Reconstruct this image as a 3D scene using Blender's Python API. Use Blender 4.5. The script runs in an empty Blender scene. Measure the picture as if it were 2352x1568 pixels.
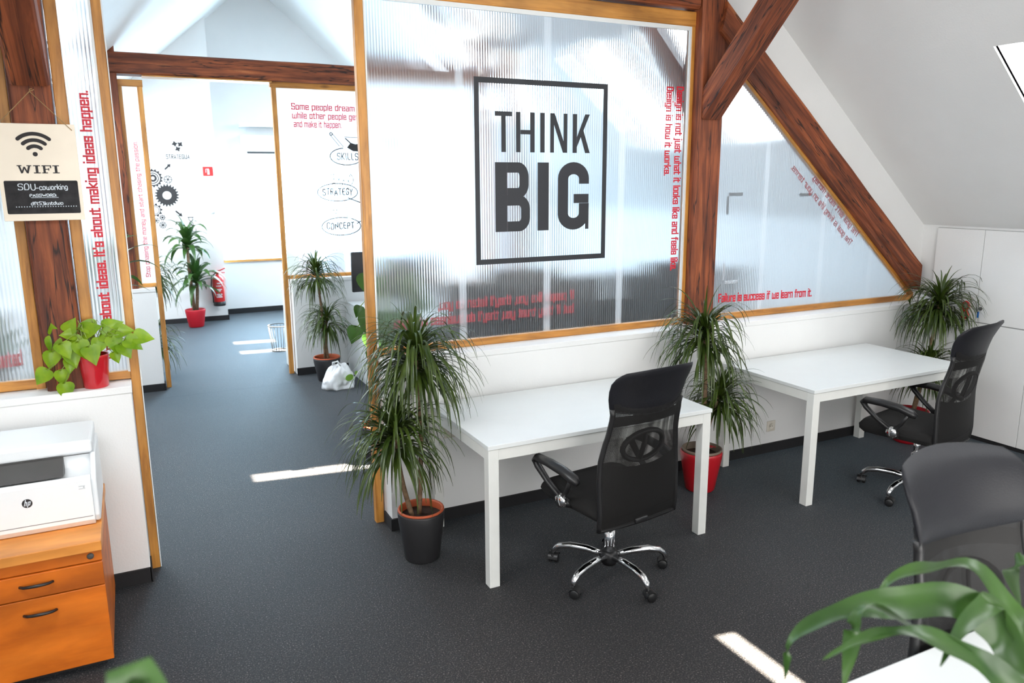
import bpy, bmesh, math, random
from mathutils import Vector, Matrix, noise
sc = bpy.context.scene
COL = sc.collection
PI = math.pi
# ------------------------------------------------------------------ camera, world, sun, exposure
YAW, PITCH, ROLL, FPX = 0.45802353, 0.20474625, -0.00574734, 1767.07
cam = bpy.data.cameras.new('camera'); cam_o = bpy.data.objects.new('camera', cam); COL.objects.link(cam_o)
fw = Vector((math.sin(YAW)*math.cos(PITCH), math.cos(YAW)*math.cos(PITCH), -math.sin(PITCH)))
rt = Vector((math.cos(YAW), -math.sin(YAW), 0)); up = rt.cross(fw)
r2 = rt*math.cos(ROLL)+up*math.sin(ROLL); u2 = -rt*math.sin(ROLL)+up*math.cos(ROLL)
cam_o.matrix_world = Matrix(((r2.x, u2.x, -fw.x, 0), (r2.y, u2.y, -fw.y, 0), (r2.z, u2.z, -fw.z, 1.97), (0, 0, 0, 1)))
cam.sensor_width = 36; cam.lens = FPX/2352*36; cam.clip_start = .05
cam.dof.use_dof = True; cam.dof.focus_distance = 4.6; cam.dof.aperture_fstop = 3.2
sc.camera = cam_o
w = bpy.data.worlds.new('sky'); sc.world = w; w.use_nodes = True
w.node_tree.nodes['Background'].inputs[0].default_value = (.62, .78, 1, 1); w.node_tree.nodes['Background'].inputs[1].default_value = 4.0
SUN = Vector((.45, -.2, .87)).normalized()
sun = bpy.data.lights.new('sun', 'SUN'); sun.energy = 90; sun.angle = .009; sun.color = (1, .95, .82)
so = bpy.data.objects.new('sun', sun); COL.objects.link(so); so.rotation_euler = SUN.to_track_quat('Z', 'Y').to_euler()
sc.view_settings.view_transform = 'Standard'; sc.view_settings.look = 'None'; sc.view_settings.gamma = 1
sc.view_settings.use_curve_mapping = False; sc.view_settings.exposure = 0.55
SKY1, SKY1L, SKY2, SKY3, SKYE, FILLB = 6.2, 9.5, 10.0, 18.0, 24.0, 5.0     # daylight in the skylights of room 1, 2, 3 and in the end window; last value is the added back window's fill
cy = sc.cycles
cy.max_bounces = 10; cy.diffuse_bounces = 5; cy.glossy_bounces = 4; cy.transmission_bounces = 8; cy.transparent_max_bounces = 12
cy.sample_clamp_indirect = 6; cy.caustics_reflective = False; cy.blur_glossy = 1.0; cy.use_denoising = True

# ------------------------------------------------------------------ materials
def nm(name):
    m = bpy.data.materials.new(name); m.use_nodes = True
    nt = m.node_tree; return m, nt, nt.nodes['Principled BSDF'], nt.nodes['Material Output']
def N(nt, t, **k):
    n = nt.nodes.new(t)
    for a, b in k.items():
        if a.startswith('i_'): n.inputs[a[2:].replace('_', ' ')].default_value = b
        else: setattr(n, a, b)
    return n
def L(nt, a, b): nt.links.new(a, b)
def S(b, **k):
    for a, v in k.items(): b.inputs[a.replace('_', ' ')].default_value = v
def rgb(c): return (c[0], c[1], c[2], 1)
def ramp(nt, fac, stops, interp='LINEAR'):
    r = N(nt, 'ShaderNodeValToRGB'); e = r.color_ramp.elements; r.color_ramp.interpolation = interp
    while len(e) < len(stops): e.new(.5)
    for q, (p, c) in zip(e, stops): q.position = p; q.color = rgb(c)
    L(nt, fac, r.inputs[0]); return r.outputs[0]
def coords(nt, scale=(1, 1, 1), which='Object', rot=(0, 0, 0)):
    t = N(nt, 'ShaderNodeTexCoord'); m = N(nt, 'ShaderNodeMapping'); m.inputs['Scale'].default_value = scale; m.inputs['Rotation'].default_value = rot
    L(nt, t.outputs[which], m.inputs[0]); return m.outputs[0]
def noi(nt, vec, s, d=3, r=.5, dist=0):
    n = N(nt, 'ShaderNodeTexNoise'); n.inputs['Scale'].default_value = s; n.inputs['Detail'].default_value = d
    n.inputs['Roughness'].default_value = r; n.inputs['Distortion'].default_value = dist; L(nt, vec, n.inputs['Vector']); return n.outputs['Fac']
def bump(nt, b, h, dist=.01, st=.5):
    n = N(nt, 'ShaderNodeBump'); n.inputs['Distance'].default_value = dist; n.inputs['Strength'].default_value = st
    L(nt, h, n.inputs['Height']); L(nt, n.outputs[0], b.inputs['Normal']); return n
def plain(name, c, rough=.5, metal=0, var=.06, scale=8, spec=.5, bmp=0, coat=0):
    m, nt, b, o = nm(name)
    v = coords(nt); f = noi(nt, v, scale, 4)
    lo = tuple(x*(1-var) for x in c); hi = tuple(min(1, x*(1+var)) for x in c)
    L(nt, ramp(nt, f, [(.3, lo), (.7, hi)]), b.inputs['Base Color'])
    S(b, Roughness=rough, Metallic=metal, Specular_IOR_Level=spec, Coat_Weight=coat)
    if bmp: bump(nt, b, noi(nt, v, bmp, 4), .002, .4)
    return m
def wood(name, stops, rough=.5, sx=1.0, sy=14.0, bm=.3, cracks=0, knots=0, coat=0):
    # grain runs along the object's local X
    m, nt, b, o = nm(name)
    oi = N(nt, 'ShaderNodeObjectInfo'); t = N(nt, 'ShaderNodeTexCoord')
    ad = N(nt, 'ShaderNodeVectorMath', operation='ADD'); sc_ = N(nt, 'ShaderNodeVectorMath', operation='SCALE'); sc_.inputs['Scale'].default_value = 37
    cb = N(nt, 'ShaderNodeCombineXYZ'); 
    for i in range(3): L(nt, oi.outputs['Random'], cb.inputs[i])
    L(nt, cb.outputs[0], sc_.inputs[0]); L(nt, t.outputs['Object'], ad.inputs[0]); L(nt, sc_.outputs[0], ad.inputs[1])
    mp = N(nt, 'ShaderNodeMapping'); mp.inputs['Scale'].default_value = (sx, sy, sy); L(nt, ad.outputs[0], mp.inputs[0]); v = mp.outputs[0]
    f = noi(nt, v, 2.2, 8, .62, .6); col = ramp(nt, f, stops)
    mp2 = N(nt, 'ShaderNodeMapping'); mp2.inputs['Scale'].default_value = (1.6, 4, 4); L(nt, ad.outputs[0], mp2.inputs[0])
    f2 = noi(nt, mp2.outputs[0], 2.0, 3); mx = N(nt, 'ShaderNodeMix', data_type='RGBA', blend_type='MULTIPLY'); mx.inputs[0].default_value = .75
    L(nt, col, mx.inputs[6]); L(nt, ramp(nt, f2, [(.3, (.55, .5, .45)), (.7, (1.15, 1.1, 1.05))]), mx.inputs[7]); out = mx.outputs[2]
    if knots:
        vo = N(nt, 'ShaderNodeTexVoronoi'); vo.inputs['Scale'].default_value = knots
        mp3 = N(nt, 'ShaderNodeMapping'); mp3.inputs['Scale'].default_value = (1, 2.6, 2.6); L(nt, ad.outputs[0], mp3.inputs[0]); L(nt, mp3.outputs[0], vo.inputs['Vector'])
        k = ramp(nt, vo.outputs['Distance'], [(.04, (.32, .25, .2)), (.13, (1, 1, 1))])
        m2 = N(nt, 'ShaderNodeMix', data_type='RGBA', blend_type='MULTIPLY'); m2.inputs[0].default_value = .8; L(nt, out, m2.inputs[6]); L(nt, k, m2.inputs[7]); out = m2.outputs[2]
    h = f
    if cracks:
        mp4 = N(nt, 'ShaderNodeMapping'); mp4.inputs['Scale'].default_value = (.5, 7, 7); L(nt, ad.outputs[0], mp4.inputs[0])
        c = noi(nt, mp4.outputs[0], 1.7, 4, .5, .3)
        ck = ramp(nt, c, [(.488, (1, 1, 1)), (.499, (.05, .04, .03)), (.503, (.05, .04, .03)), (.514, (1, 1, 1))])
        m3 = N(nt, 'ShaderNodeMix', data_type='RGBA', blend_type='MULTIPLY'); m3.inputs[0].default_value = cracks; L(nt, out, m3.inputs[6]); L(nt, ck, m3.inputs[7]); out = m3.outputs[2]
    L(nt, out, b.inputs['Base Color']); S(b, Roughness=rough, Coat_Weight=coat, Coat_Roughness=.3); bump(nt, b, h, .004, bm)
    return m
M_ = {}
M_['wall'] = plain('white_plaster', (.83, .835, .83), .6, var=.015, scale=3, bmp=120)
M_['ceil'] = plain('white_ceiling_paint', (.80, .80, .79), .75, var=.02, scale=2, bmp=90)
M_['base'] = plain('black_carpet_skirting', (.012, .012, .014), .8, bmp=200)
M_['frame'] = wood('honey_stained_pine', [(.25, (.30, .11, .018)), (.5, (.60, .27, .05)), (.75, (.76, .39, .09))], .45, knots=2.2, coat=.25)
M_['beam'] = wood('dark_red_stained_timber', [(.25, (.04, .009, .004)), (.44, (.17, .040, .012)), (.62, (.34, .092, .028)), (.8, (.58, .24, .09))], .62, .8, 11, .8, cracks=.95, knots=1.4)
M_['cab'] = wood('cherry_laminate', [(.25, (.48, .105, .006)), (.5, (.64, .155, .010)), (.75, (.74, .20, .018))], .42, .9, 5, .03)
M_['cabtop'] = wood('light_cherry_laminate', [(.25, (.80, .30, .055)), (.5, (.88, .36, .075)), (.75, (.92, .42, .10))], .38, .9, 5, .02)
M_['white'] = plain('white_desk_laminate', (.78, .81, .81), .28, var=.01)
M_['wmetal'] = plain('white_powder_coated_steel', (.80, .81, .78), .4, var=.03)
M_['plast'] = plain('white_printer_plastic', (.84, .87, .89), .35, var=.01)
M_['tray'] = plain('dark_grey_tray_plastic', (.07, .068, .066), .55, var=.1)
M_['blk'] = plain('black_plastic', (.012, .012, .013), .38)
M_['leather'] = plain('black_leatherette', (.014, .0145, .018), .42, bmp=260, spec=.25)
M_['fabric'] = plain('black_seat_fabric', (.007, .0065, .0065), .95, bmp=400)
M_['chrome'] = plain('chrome', (.82, .83, .85), .07, 1, var=.02)
M_['red'] = plain('red_glazed_pot', (.55, .012, .022), .28, var=.03, coat=.5)
M_['redm'] = plain('matt_red_pot', (.52, .012, .025), .5, var=.03)
M_['charc'] = plain('charcoal_pot', (.022, .022, .024), .5)
M_['terra'] = plain('terracotta_rim', (.50, .10, .035), .6)
M_['taupe'] = plain('taupe_inner_pot', (.22, .17, .13), .6)
M_['soil'] = plain('potting_soil', (.035, .016, .009), .95, var=.5, scale=60, bmp=80)
M_['trunk'] = plain('plant_cane_bark', (.20, .125, .07), .8, var=.35, scale=50, bmp=70)
M_['vinyl'] = plain('black_vinyl', (.02, .022, .028), .5)
M_['rvinyl'] = plain('red_vinyl', (.62, .012, .03), .5, var=.02)
M_['ink'] = plain('wall_ink', (.025, .024, .026), .7)
M_['extred'] = plain('red_enamel', (.62, .02, .02), .3, coat=.3)
M_['signw'] = plain('birch_board', (.90, .80, .66), .55, var=.05, scale=5)
M_['chalk'] = plain('chalkboard', (.022, .021, .023), .85, var=.5, scale=25)
M_['chalkw'] = plain('chalk_white', (.75, .82, .88), .9)
M_['rope'] = plain('jute_string', (.36, .23, .10), .9)
M_['print'] = plain('brown_black_print', (.02, .017, .018), .7)
M_['tape'] = plain('grey_tape', (.33, .36, .38), .5, var=.25, scale=60)
M_['tapew'] = plain('white_tape', (.85, .87, .9), .5, var=.1, scale=60)
M_['socket'] = plain('cream_socket_plastic', (.72, .68, .60), .4)
M_['hole'] = plain('dark_hole', (.01, .01, .01), .8)
M_['blue'] = plain('blue_tag', (.01, .17, .62), .4)
M_['bag'] = plain('white_carrier_bag', (.80, .81, .82), .3, var=.05)
M_['bagg'] = plain('green_bag_print', (.22, .42, .05), .4)
M_['screen'] = plain('dark_monitor_back', (.02, .02, .022), .4)
M_['grey'] = plain('grey_laminate', (.05, .052, .056), .6)
M_['seam'] = plain('shadow_gap', (.30, .30, .30), .9)
def leafmat(name, c1, c2, rough=.35, trans=.25, sc_=9):
    m, nt, b, o = nm(name); v = coords(nt)
    f = noi(nt, v, sc_, 3); col = ramp(nt, f, [(.3, c1), (.7, c2)]); L(nt, col, b.inputs['Base Color']); S(b, Roughness=rough, Specular_IOR_Level=.5)
    t = N(nt, 'ShaderNodeBsdfTranslucent'); L(nt, col, t.inputs[0]); mx = N(nt, 'ShaderNodeMixShader'); mx.inputs[0].default_value = trans
    L(nt, b.outputs[0], mx.inputs[1]); L(nt, t.outputs[0], mx.inputs[2]); L(nt, mx.outputs[0], o.inputs[0]); return m
M_['leafd'] = leafmat('dracaena_leaf', (.018, .040, .005), (.075, .115, .018), .3, .2)
M_['leafc'] = leafmat('corn_plant_leaf', (.020, .060, .012), (.065, .14, .030), .3, .25, 5)
M_['leafp'] = leafmat('pothos_leaf', (.14, .30, .008), (.33, .50, .018), .35, .3, 14)
M_['leafb'] = leafmat('big_leaf', (.025, .075, .010), (.06, .15, .018), .35, .2, 6)
M_['stem'] = plain('green_stem', (.22, .30, .05), .5)
def carpetmat():
    m, nt, b, o = nm('charcoal_carpet'); v = coords(nt)
    f = noi(nt, v, 150, 3, .7); f2 = noi(nt, v, 1.3, 4, .6); f3 = noi(nt, v, 45, 2, .6)
    c = ramp(nt, f, [(.38, (.0035, .0022, .0018)), (.50, (.0145, .0108, .0096)), (.60, (.050, .040, .036)), (.69, (.26, .22, .205))])
    mx = N(nt, 'ShaderNodeMix', data_type='RGBA', blend_type='MULTIPLY'); mx.inputs[0].default_value = .8
    L(nt, c, mx.inputs[6]); L(nt, ramp(nt, f2, [(.3, (.72, .70, .70)), (.7, (1.15, 1.15, 1.15))]), mx.inputs[7])
    m4 = N(nt, 'ShaderNodeMix', data_type='RGBA', blend_type='MULTIPLY'); m4.inputs[0].default_value = .7
    L(nt, mx.outputs[2], m4.inputs[6]); L(nt, ramp(nt, f3, [(.35, (.7, .7, .7)), (.65, (1.2, 1.2, 1.2))]), m4.inputs[7])
    # carpet joint running across the middle room
    t = N(nt, 'ShaderNodeTexCoord'); sx = N(nt, 'ShaderNodeSeparateXYZ'); L(nt, t.outputs['Object'], sx.inputs[0])
    a = N(nt, 'ShaderNodeMath', operation='SUBTRACT'); L(nt, sx.outputs[1], a.inputs[0]); a.inputs[1].default_value = 7.70
    a2 = N(nt, 'ShaderNodeMath', operation='ABSOLUTE'); L(nt, a.outputs[0], a2.inputs[0])
    m5 = N(nt, 'ShaderNodeMix', data_type='RGBA', blend_type='MULTIPLY'); m5.inputs[0].default_value = 1
    L(nt, m4.outputs[2], m5.inputs[6]); L(nt, ramp(nt, a2.outputs[0], [(.008, (.35, .35, .35)), (.018, (1, 1, 1))]), m5.inputs[7])
    L(nt, m5.outputs[2], b.inputs['Base Color']); S(b, Roughness=.68, Sheen_Weight=.28, Sheen_Roughness=.35, Specular_IOR_Level=.42)
    b.inputs['Sheen Tint'].default_value = (.55, .8, 1, 1)
    bump(nt, b, f, .004, .5); return m
M_['carpet'] = carpetmat()
def polymat(name, clear=.6, seams=(), web=.016):
    # twin wall polycarbonate: webs every 16 mm run vertically, clear channels between
    m, nt, b, o = nm(name); t = N(nt, 'ShaderNodeTexCoord'); sx = N(nt, 'ShaderNodeSeparateXYZ'); L(nt, t.outputs['Object'], sx.inputs[0])
    mu = N(nt, 'ShaderNodeMath', operation='MULTIPLY'); mu.inputs[1].default_value = 2*PI/web; L(nt, sx.outputs[0], mu.inputs[0])
    sn = N(nt, 'ShaderNodeMath', operation='SINE'); L(nt, mu.outputs[0], sn.inputs[0])
    h = N(nt, 'ShaderNodeMath', operation='MULTIPLY_ADD'); h.inputs[1].default_value = .5; h.inputs[2].default_value = .5; L(nt, sn.outputs[0], h.inputs[0])
    bp = N(nt, 'ShaderNodeBump'); bp.inputs['Distance'].default_value = .0012; bp.inputs['Strength'].default_value = 1; L(nt, h.outputs[0], bp.inputs['Height'])
    rf = N(nt, 'ShaderNodeBsdfRefraction'); rf.inputs['Color'].default_value = (.84, .88, .92, 1); rf.inputs['Roughness'].default_value = .30; rf.inputs['IOR'].default_value = 1.22; L(nt, bp.outputs[0], rf.inputs['Normal'])
    tl = N(nt, 'ShaderNodeBsdfTranslucent'); tl.inputs[0].default_value = (.93, .96, 1, 1)
    tp = N(nt, 'ShaderNodeBsdfTransparent'); tp.inputs[0].default_value = (.9, .95, 1, 1)
    gl = N(nt, 'ShaderNodeBsdfGlossy'); gl.inputs['Roughness'].default_value = .2; L(nt, bp.outputs[0], gl.inputs['Normal'])
    df = N(nt, 'ShaderNodeBsdfDiffuse'); df.inputs[0].default_value = (.85, .88, .9, 1)
    def mix(a, b_, f):
        x = N(nt, 'ShaderNodeMixShader'); L(nt, a, x.inputs[1]); L(nt, b_, x.inputs[2])
        if isinstance(f, float): x.inputs[0].default_value = f
        else: L(nt, f, x.inputs[0])
        return x.outputs[0]
    white = mix(tl.outputs[0], df.outputs[0], .3)
    see = mix(rf.outputs[0], tp.outputs[0], .03)
    f = ramp(nt, h.outputs[0], [(.0, ((1-clear)*.75,)*3), (.75, ((1-clear),)*3), (.95, (min(1, (1-clear)*1.9),)*3)])
    for s in seams:
        a = N(nt, 'ShaderNodeMath', operation='SUBTRACT'); L(nt, sx.outputs[0], a.inputs[0]); a.inputs[1].default_value = s
        a2 = N(nt, 'ShaderNodeMath', operation='ABSOLUTE'); L(nt, a.outputs[0], a2.inputs[0])
        r = ramp(nt, a2.outputs[0], [(.018, (.55,)*3), (.03, (0,)*3)])
        x = N(nt, 'ShaderNodeMath', operation='MAXIMUM'); L(nt, f, x.inputs[0]); L(nt, r, x.inputs[1]); f = x.outputs[0]
    s1 = mix(see, white, f); s2 = mix(s1, gl.outputs[0], .07); L(nt, s2, o.inputs[0]); return m
M_['polyA'] = polymat('ribbed_polycarbonate', .93, (1.738-2.27, 2.305-2.27, 2.844-2.27))
M_['polyT'] = polymat('ribbed_polycarbonate_triangle', .72, (4.075-4.6, 4.66-4.6, 5.2-4.6))
M_['polyB'] = polymat('ribbed_polycarbonate_left', .78)
M_['polyC'] = polymat('ribbed_polycarbonate_far', .22)
def meshmat(op):
    # woven mesh: tiny square holes
    m, nt, b, o = nm('black_woven_mesh'); t = N(nt, 'ShaderNodeTexCoord'); sx = N(nt, 'ShaderNodeSeparateXYZ'); L(nt, t.outputs['Object'], sx.inputs[0])
    ps = []
    for i in (0, 2):
        a = N(nt, 'ShaderNodeMath', operation='MULTIPLY'); a.inputs[1].default_value = 2*PI/.0034; L(nt, sx.outputs[i], a.inputs[0])
        s = N(nt, 'ShaderNodeMath', operation='SINE'); L(nt, a.outputs[0], s.inputs[0]); ps.append(s.outputs[0])
    mn = N(nt, 'ShaderNodeMath', operation='MINIMUM'); L(nt, ps[0], mn.inputs[0]); L(nt, ps[1], mn.inputs[1])
    g = N(nt, 'ShaderNodeMath', operation='GREATER_THAN'); g.inputs[1].default_value = op; L(nt, mn.outputs[0], g.inputs[0])
    S(b, Roughness=.6); b.inputs['Base Color'].default_value = (.007, .0065, .0065, 1)
    tp = N(nt, 'ShaderNodeBsdfTransparent'); x = N(nt, 'ShaderNodeMixShader'); L(nt, g.outputs[0], x.inputs[0]); L(nt, b.outputs[0], x.inputs[1]); L(nt, tp.outputs[0], x.inputs[2]); L(nt, x.outputs[0], o.inputs[0]); return m
M_['mesh'] = meshmat(-.35)
def emit(name, c, s):
    m, nt, b, o = nm(name); e = N(nt, 'ShaderNodeEmission'); e.inputs[0].default_value = rgb(c); e.inputs[1].default_value = s; L(nt, e.outputs[0], o.inputs[0]); return m
M_['sky1'] = emit('daylight_through_skylight', (.97, .985, 1), SKY1)
M_['sky1l'] = emit('daylight_through_left_skylight', (.97, .985, 1), SKY1L)
M_['sky2'] = emit('daylight_through_middle_skylight', (.84, .93, 1), SKY2)
M_['sky3'] = emit('daylight_through_far_skylight', (.84, .93, 1), SKY3)
M_['skyE'] = emit('daylight_through_end_window', (.52, .79, 1), SKYE)
M_['fillB'] = emit('glow_of_added_back_window', (1, .975, .94), FILLB)  # fill glow for the added back window

# ------------------------------------------------------------------ mesh helpers
class MB:
    def __init__(s): s.v = []; s.f = []; s.sm = []
    def add(s, vs, fs, smooth=False, X=None):
        o = len(s.v); s.v += [tuple(X @ Vector(p)) if X else tuple(p) for p in vs]
        s.f += [tuple(i+o for i in f) for f in fs]; s.sm += [smooth]*len(fs); return s
    def box(s, x0, x1, y0, y1, z0, z1, X=None):
        v = [(x, y, z) for z in (z0, z1) for y in (y0, y1) for x in (x0, x1)]
        return s.add(v, [(0, 2, 3, 1), (4, 5, 7, 6), (0, 1, 5, 4), (2, 6, 7, 3), (0, 4, 6, 2), (1, 3, 7, 5)], X=X)
    def rbox(s, x0, x1, y0, y1, z0, z1, r=.01, n=2, X=None, smooth=True):
        b = bmesh.new(); bmesh.ops.create_cube(b, size=1)
        for q in b.verts: q.co = Vector(((x0+x1)/2+q.co.x*(x1-x0), (y0+y1)/2+q.co.y*(y1-y0), (z0+z1)/2+q.co.z*(z1-z0)))
        bmesh.ops.bevel(b, geom=b.edges[:], offset=r, segments=n, profile=.5, affect='EDGES')
        b.verts.index_update(); s.add([q.co[:] for q in b.verts], [[q.index for q in f.verts] for f in b.faces], smooth, X); b.free(); return s
    def tube(s, pts, r, n=8, cap=True, smooth=True, flat=1.0, X=None):
        pts = [Vector(p) for p in pts]; rr = r if isinstance(r, (list, tuple)) else [r]*len(pts)
        vs = []; d0 = (pts[1]-pts[0]).normalized(); a = Vector((0, 0, 1)) if abs(d0.z) < .9 else Vector((1, 0, 0)); u = d0.cross(a).normalized()
        for i, p in enumerate(pts):
            d = (pts[min(i+1, len(pts)-1)]-pts[max(i-1, 0)]).normalized(); u = (u-d*u.dot(d)).normalized(); w_ = d.cross(u)
            for k in range(n):
                t = 2*PI*k/n; vs.append(p+(u*math.cos(t)*flat+w_*math.sin(t))*rr[i])
        fs = [(i*n+k, i*n+(k+1) % n, (i+1)*n+(k+1) % n, (i+1)*n+k) for i in range(len(pts)-1) for k in range(n)]
        if cap: fs += [tuple(range(n))[::-1], tuple((len(pts)-1)*n+k for k in range(n))]
        return s.add(vs, fs, smooth, X)
    def lathe(s, prof, c=(0, 0, 0), n=28, smooth=True, X=None, closed=False):
        vs = [(c[0]+r*math.cos(2*PI*k/n), c[1]+r*math.sin(2*PI*k/n), c[2]+z) for r, z in prof for k in range(n)]
        fs = [(i*n+k, i*n+(k+1) % n, (i+1)*n+(k+1) % n, (i+1)*n+k) for i in range(len(prof)-1) for k in range(n)]
        return s.add(vs, fs, smooth, X)
    def poly(s, pts, y0, y1, plane='xz', X=None):
        n = len(pts)
        def P(a, b, t): return (a, t, b) if plane == 'xz' else ((t, a, b) if plane == 'yz' else (a, b, t))
        vs = [P(a, b, y0) for a, b in pts]+[P(a, b, y1) for a, b in pts]
        return s.add(vs, [tuple(range(n)), tuple(range(n, 2*n))[::-1]]+[(i, (i+1) % n, (i+1) % n+n, i+n) for i in range(n)], X=X)
    def grid(s, rows, smooth=True, X=None, wrap=False):
        m = len(rows[0]); vs = [p for r in rows for p in r]
        fs = [(i*m+j, i*m+(j+1) % m, (i+1)*m+(j+1) % m, (i+1)*m+j) for i in range(len(rows)-1) for j in range(m if wrap else m-1)]
        return s.add(vs, fs, smooth, X)
LOC = {}
def link(name, mb, mat, parent=None, world=True):
    """one mesh object; mb is in world axes when world=True, else already relative to its thing"""
    me = bpy.data.meshes.new(name); L0 = LOC.get(parent, Vector()) if parent else Vector()
    vs = [tuple(Vector(p)-L0) for p in mb.v] if world else mb.v
    me.from_pydata(vs, [], mb.f); me.polygons.foreach_set('use_smooth', mb.sm); me.update()
    b = bmesh.new(); b.from_mesh(me); bmesh.ops.recalc_face_normals(b, faces=b.faces[:]) ; b.to_mesh(me); b.free()
    if any(mb.sm) and not all(mb.sm): pass
    o = bpy.data.objects.new(name, me); me.materials.append(M_[mat] if isinstance(mat, str) else mat); COL.objects.link(o)
    if parent: o.parent = parent; LOC[o] = L0
    return o
def tag(o, label, cat, group=None):
    o['label'] = label; o['category'] = cat
    if group: o['group'] = group
    return o
def thing(name, label, cat, loc=(0, 0, 0), group=None):
    o = bpy.data.objects.new(name, None); COL.objects.link(o); o.location = loc; o.empty_display_size = .1; LOC[o] = Vector(loc); return tag(o, label, cat, group)
def struct(name, mb, mat):
    o = link(name, mb, mat); o['kind'] = 'structure'; return o
def bevel(o, w_=.003, n=2):
    m = o.modifiers.new('bevel', 'BEVEL'); m.width = w_; m.segments = n; m.limit_method = 'ANGLE'; m.angle_limit = .6; return o
def copy_tree(o, parent=None):
    c = o.copy(); COL.objects.link(c)
    if parent: c.parent = parent
    for ch in [q for q in bpy.data.objects if q.parent == o]: copy_tree(ch, c)
    return c
def timber(name, p0, p1, a, b, mat='beam', parent=None, upv=(0, 0, 1), seed=0, rough=.004, label=None, cat='beam', cut=None, ends=None):
    """squared timber from p0 to p1; a = size across, b = size along upv; local X follows the grain"""
    p0 = Vector(p0); p1 = Vector(p1); d = (p1-p0); ln = d.length; d.normalize(); u = Vector(upv); s_ = u.cross(d).normalized(); u = d.cross(s_).normalized()
    n = max(2, int(ln/.12)); ch = min(a, b)*.07
    sec = [(-a/2+ch, -b/2), (a/2-ch, -b/2), (a/2, -b/2+ch), (a/2, b/2-ch), (a/2-ch, b/2), (-a/2+ch, b/2), (-a/2, b/2-ch), (-a/2, -b/2+ch)]
    rows = []
    for i in range(n+1):
        x = ln*i/n; row = []
        for (y, z) in sec:
            k = noise.noise(Vector((x*3+seed*7.1, y*30, z*30)))*rough
            xx = x
            if ends and i == 0: xx = x+ends[0]*z
            if ends and i == n: xx = x+ends[1]*z
            row.append((xx, y*(1+k*4), z*(1+k*4)+k))
        rows.append(row)
    mb = MB().grid(rows, False, wrap=True); m = len(sec); mb.f += [tuple(range(m)), tuple(n*m+k for k in range(m))]; mb.sm += [False, False]
    o = link(name, mb, mat, None, False)
    mat4 = Matrix(((d.x, s_.x, u.x, p0.x), (d.y, s_.y, u.y, p0.y), (d.z, s_.z, u.z, p0.z), (0, 0, 0, 1)))
    if parent:
        o.parent = parent; mat4 = Matrix.Translation(-LOC[parent]) @ mat4
    o.matrix_local = mat4
    if label: tag(o, label, cat)
    return o

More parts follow.
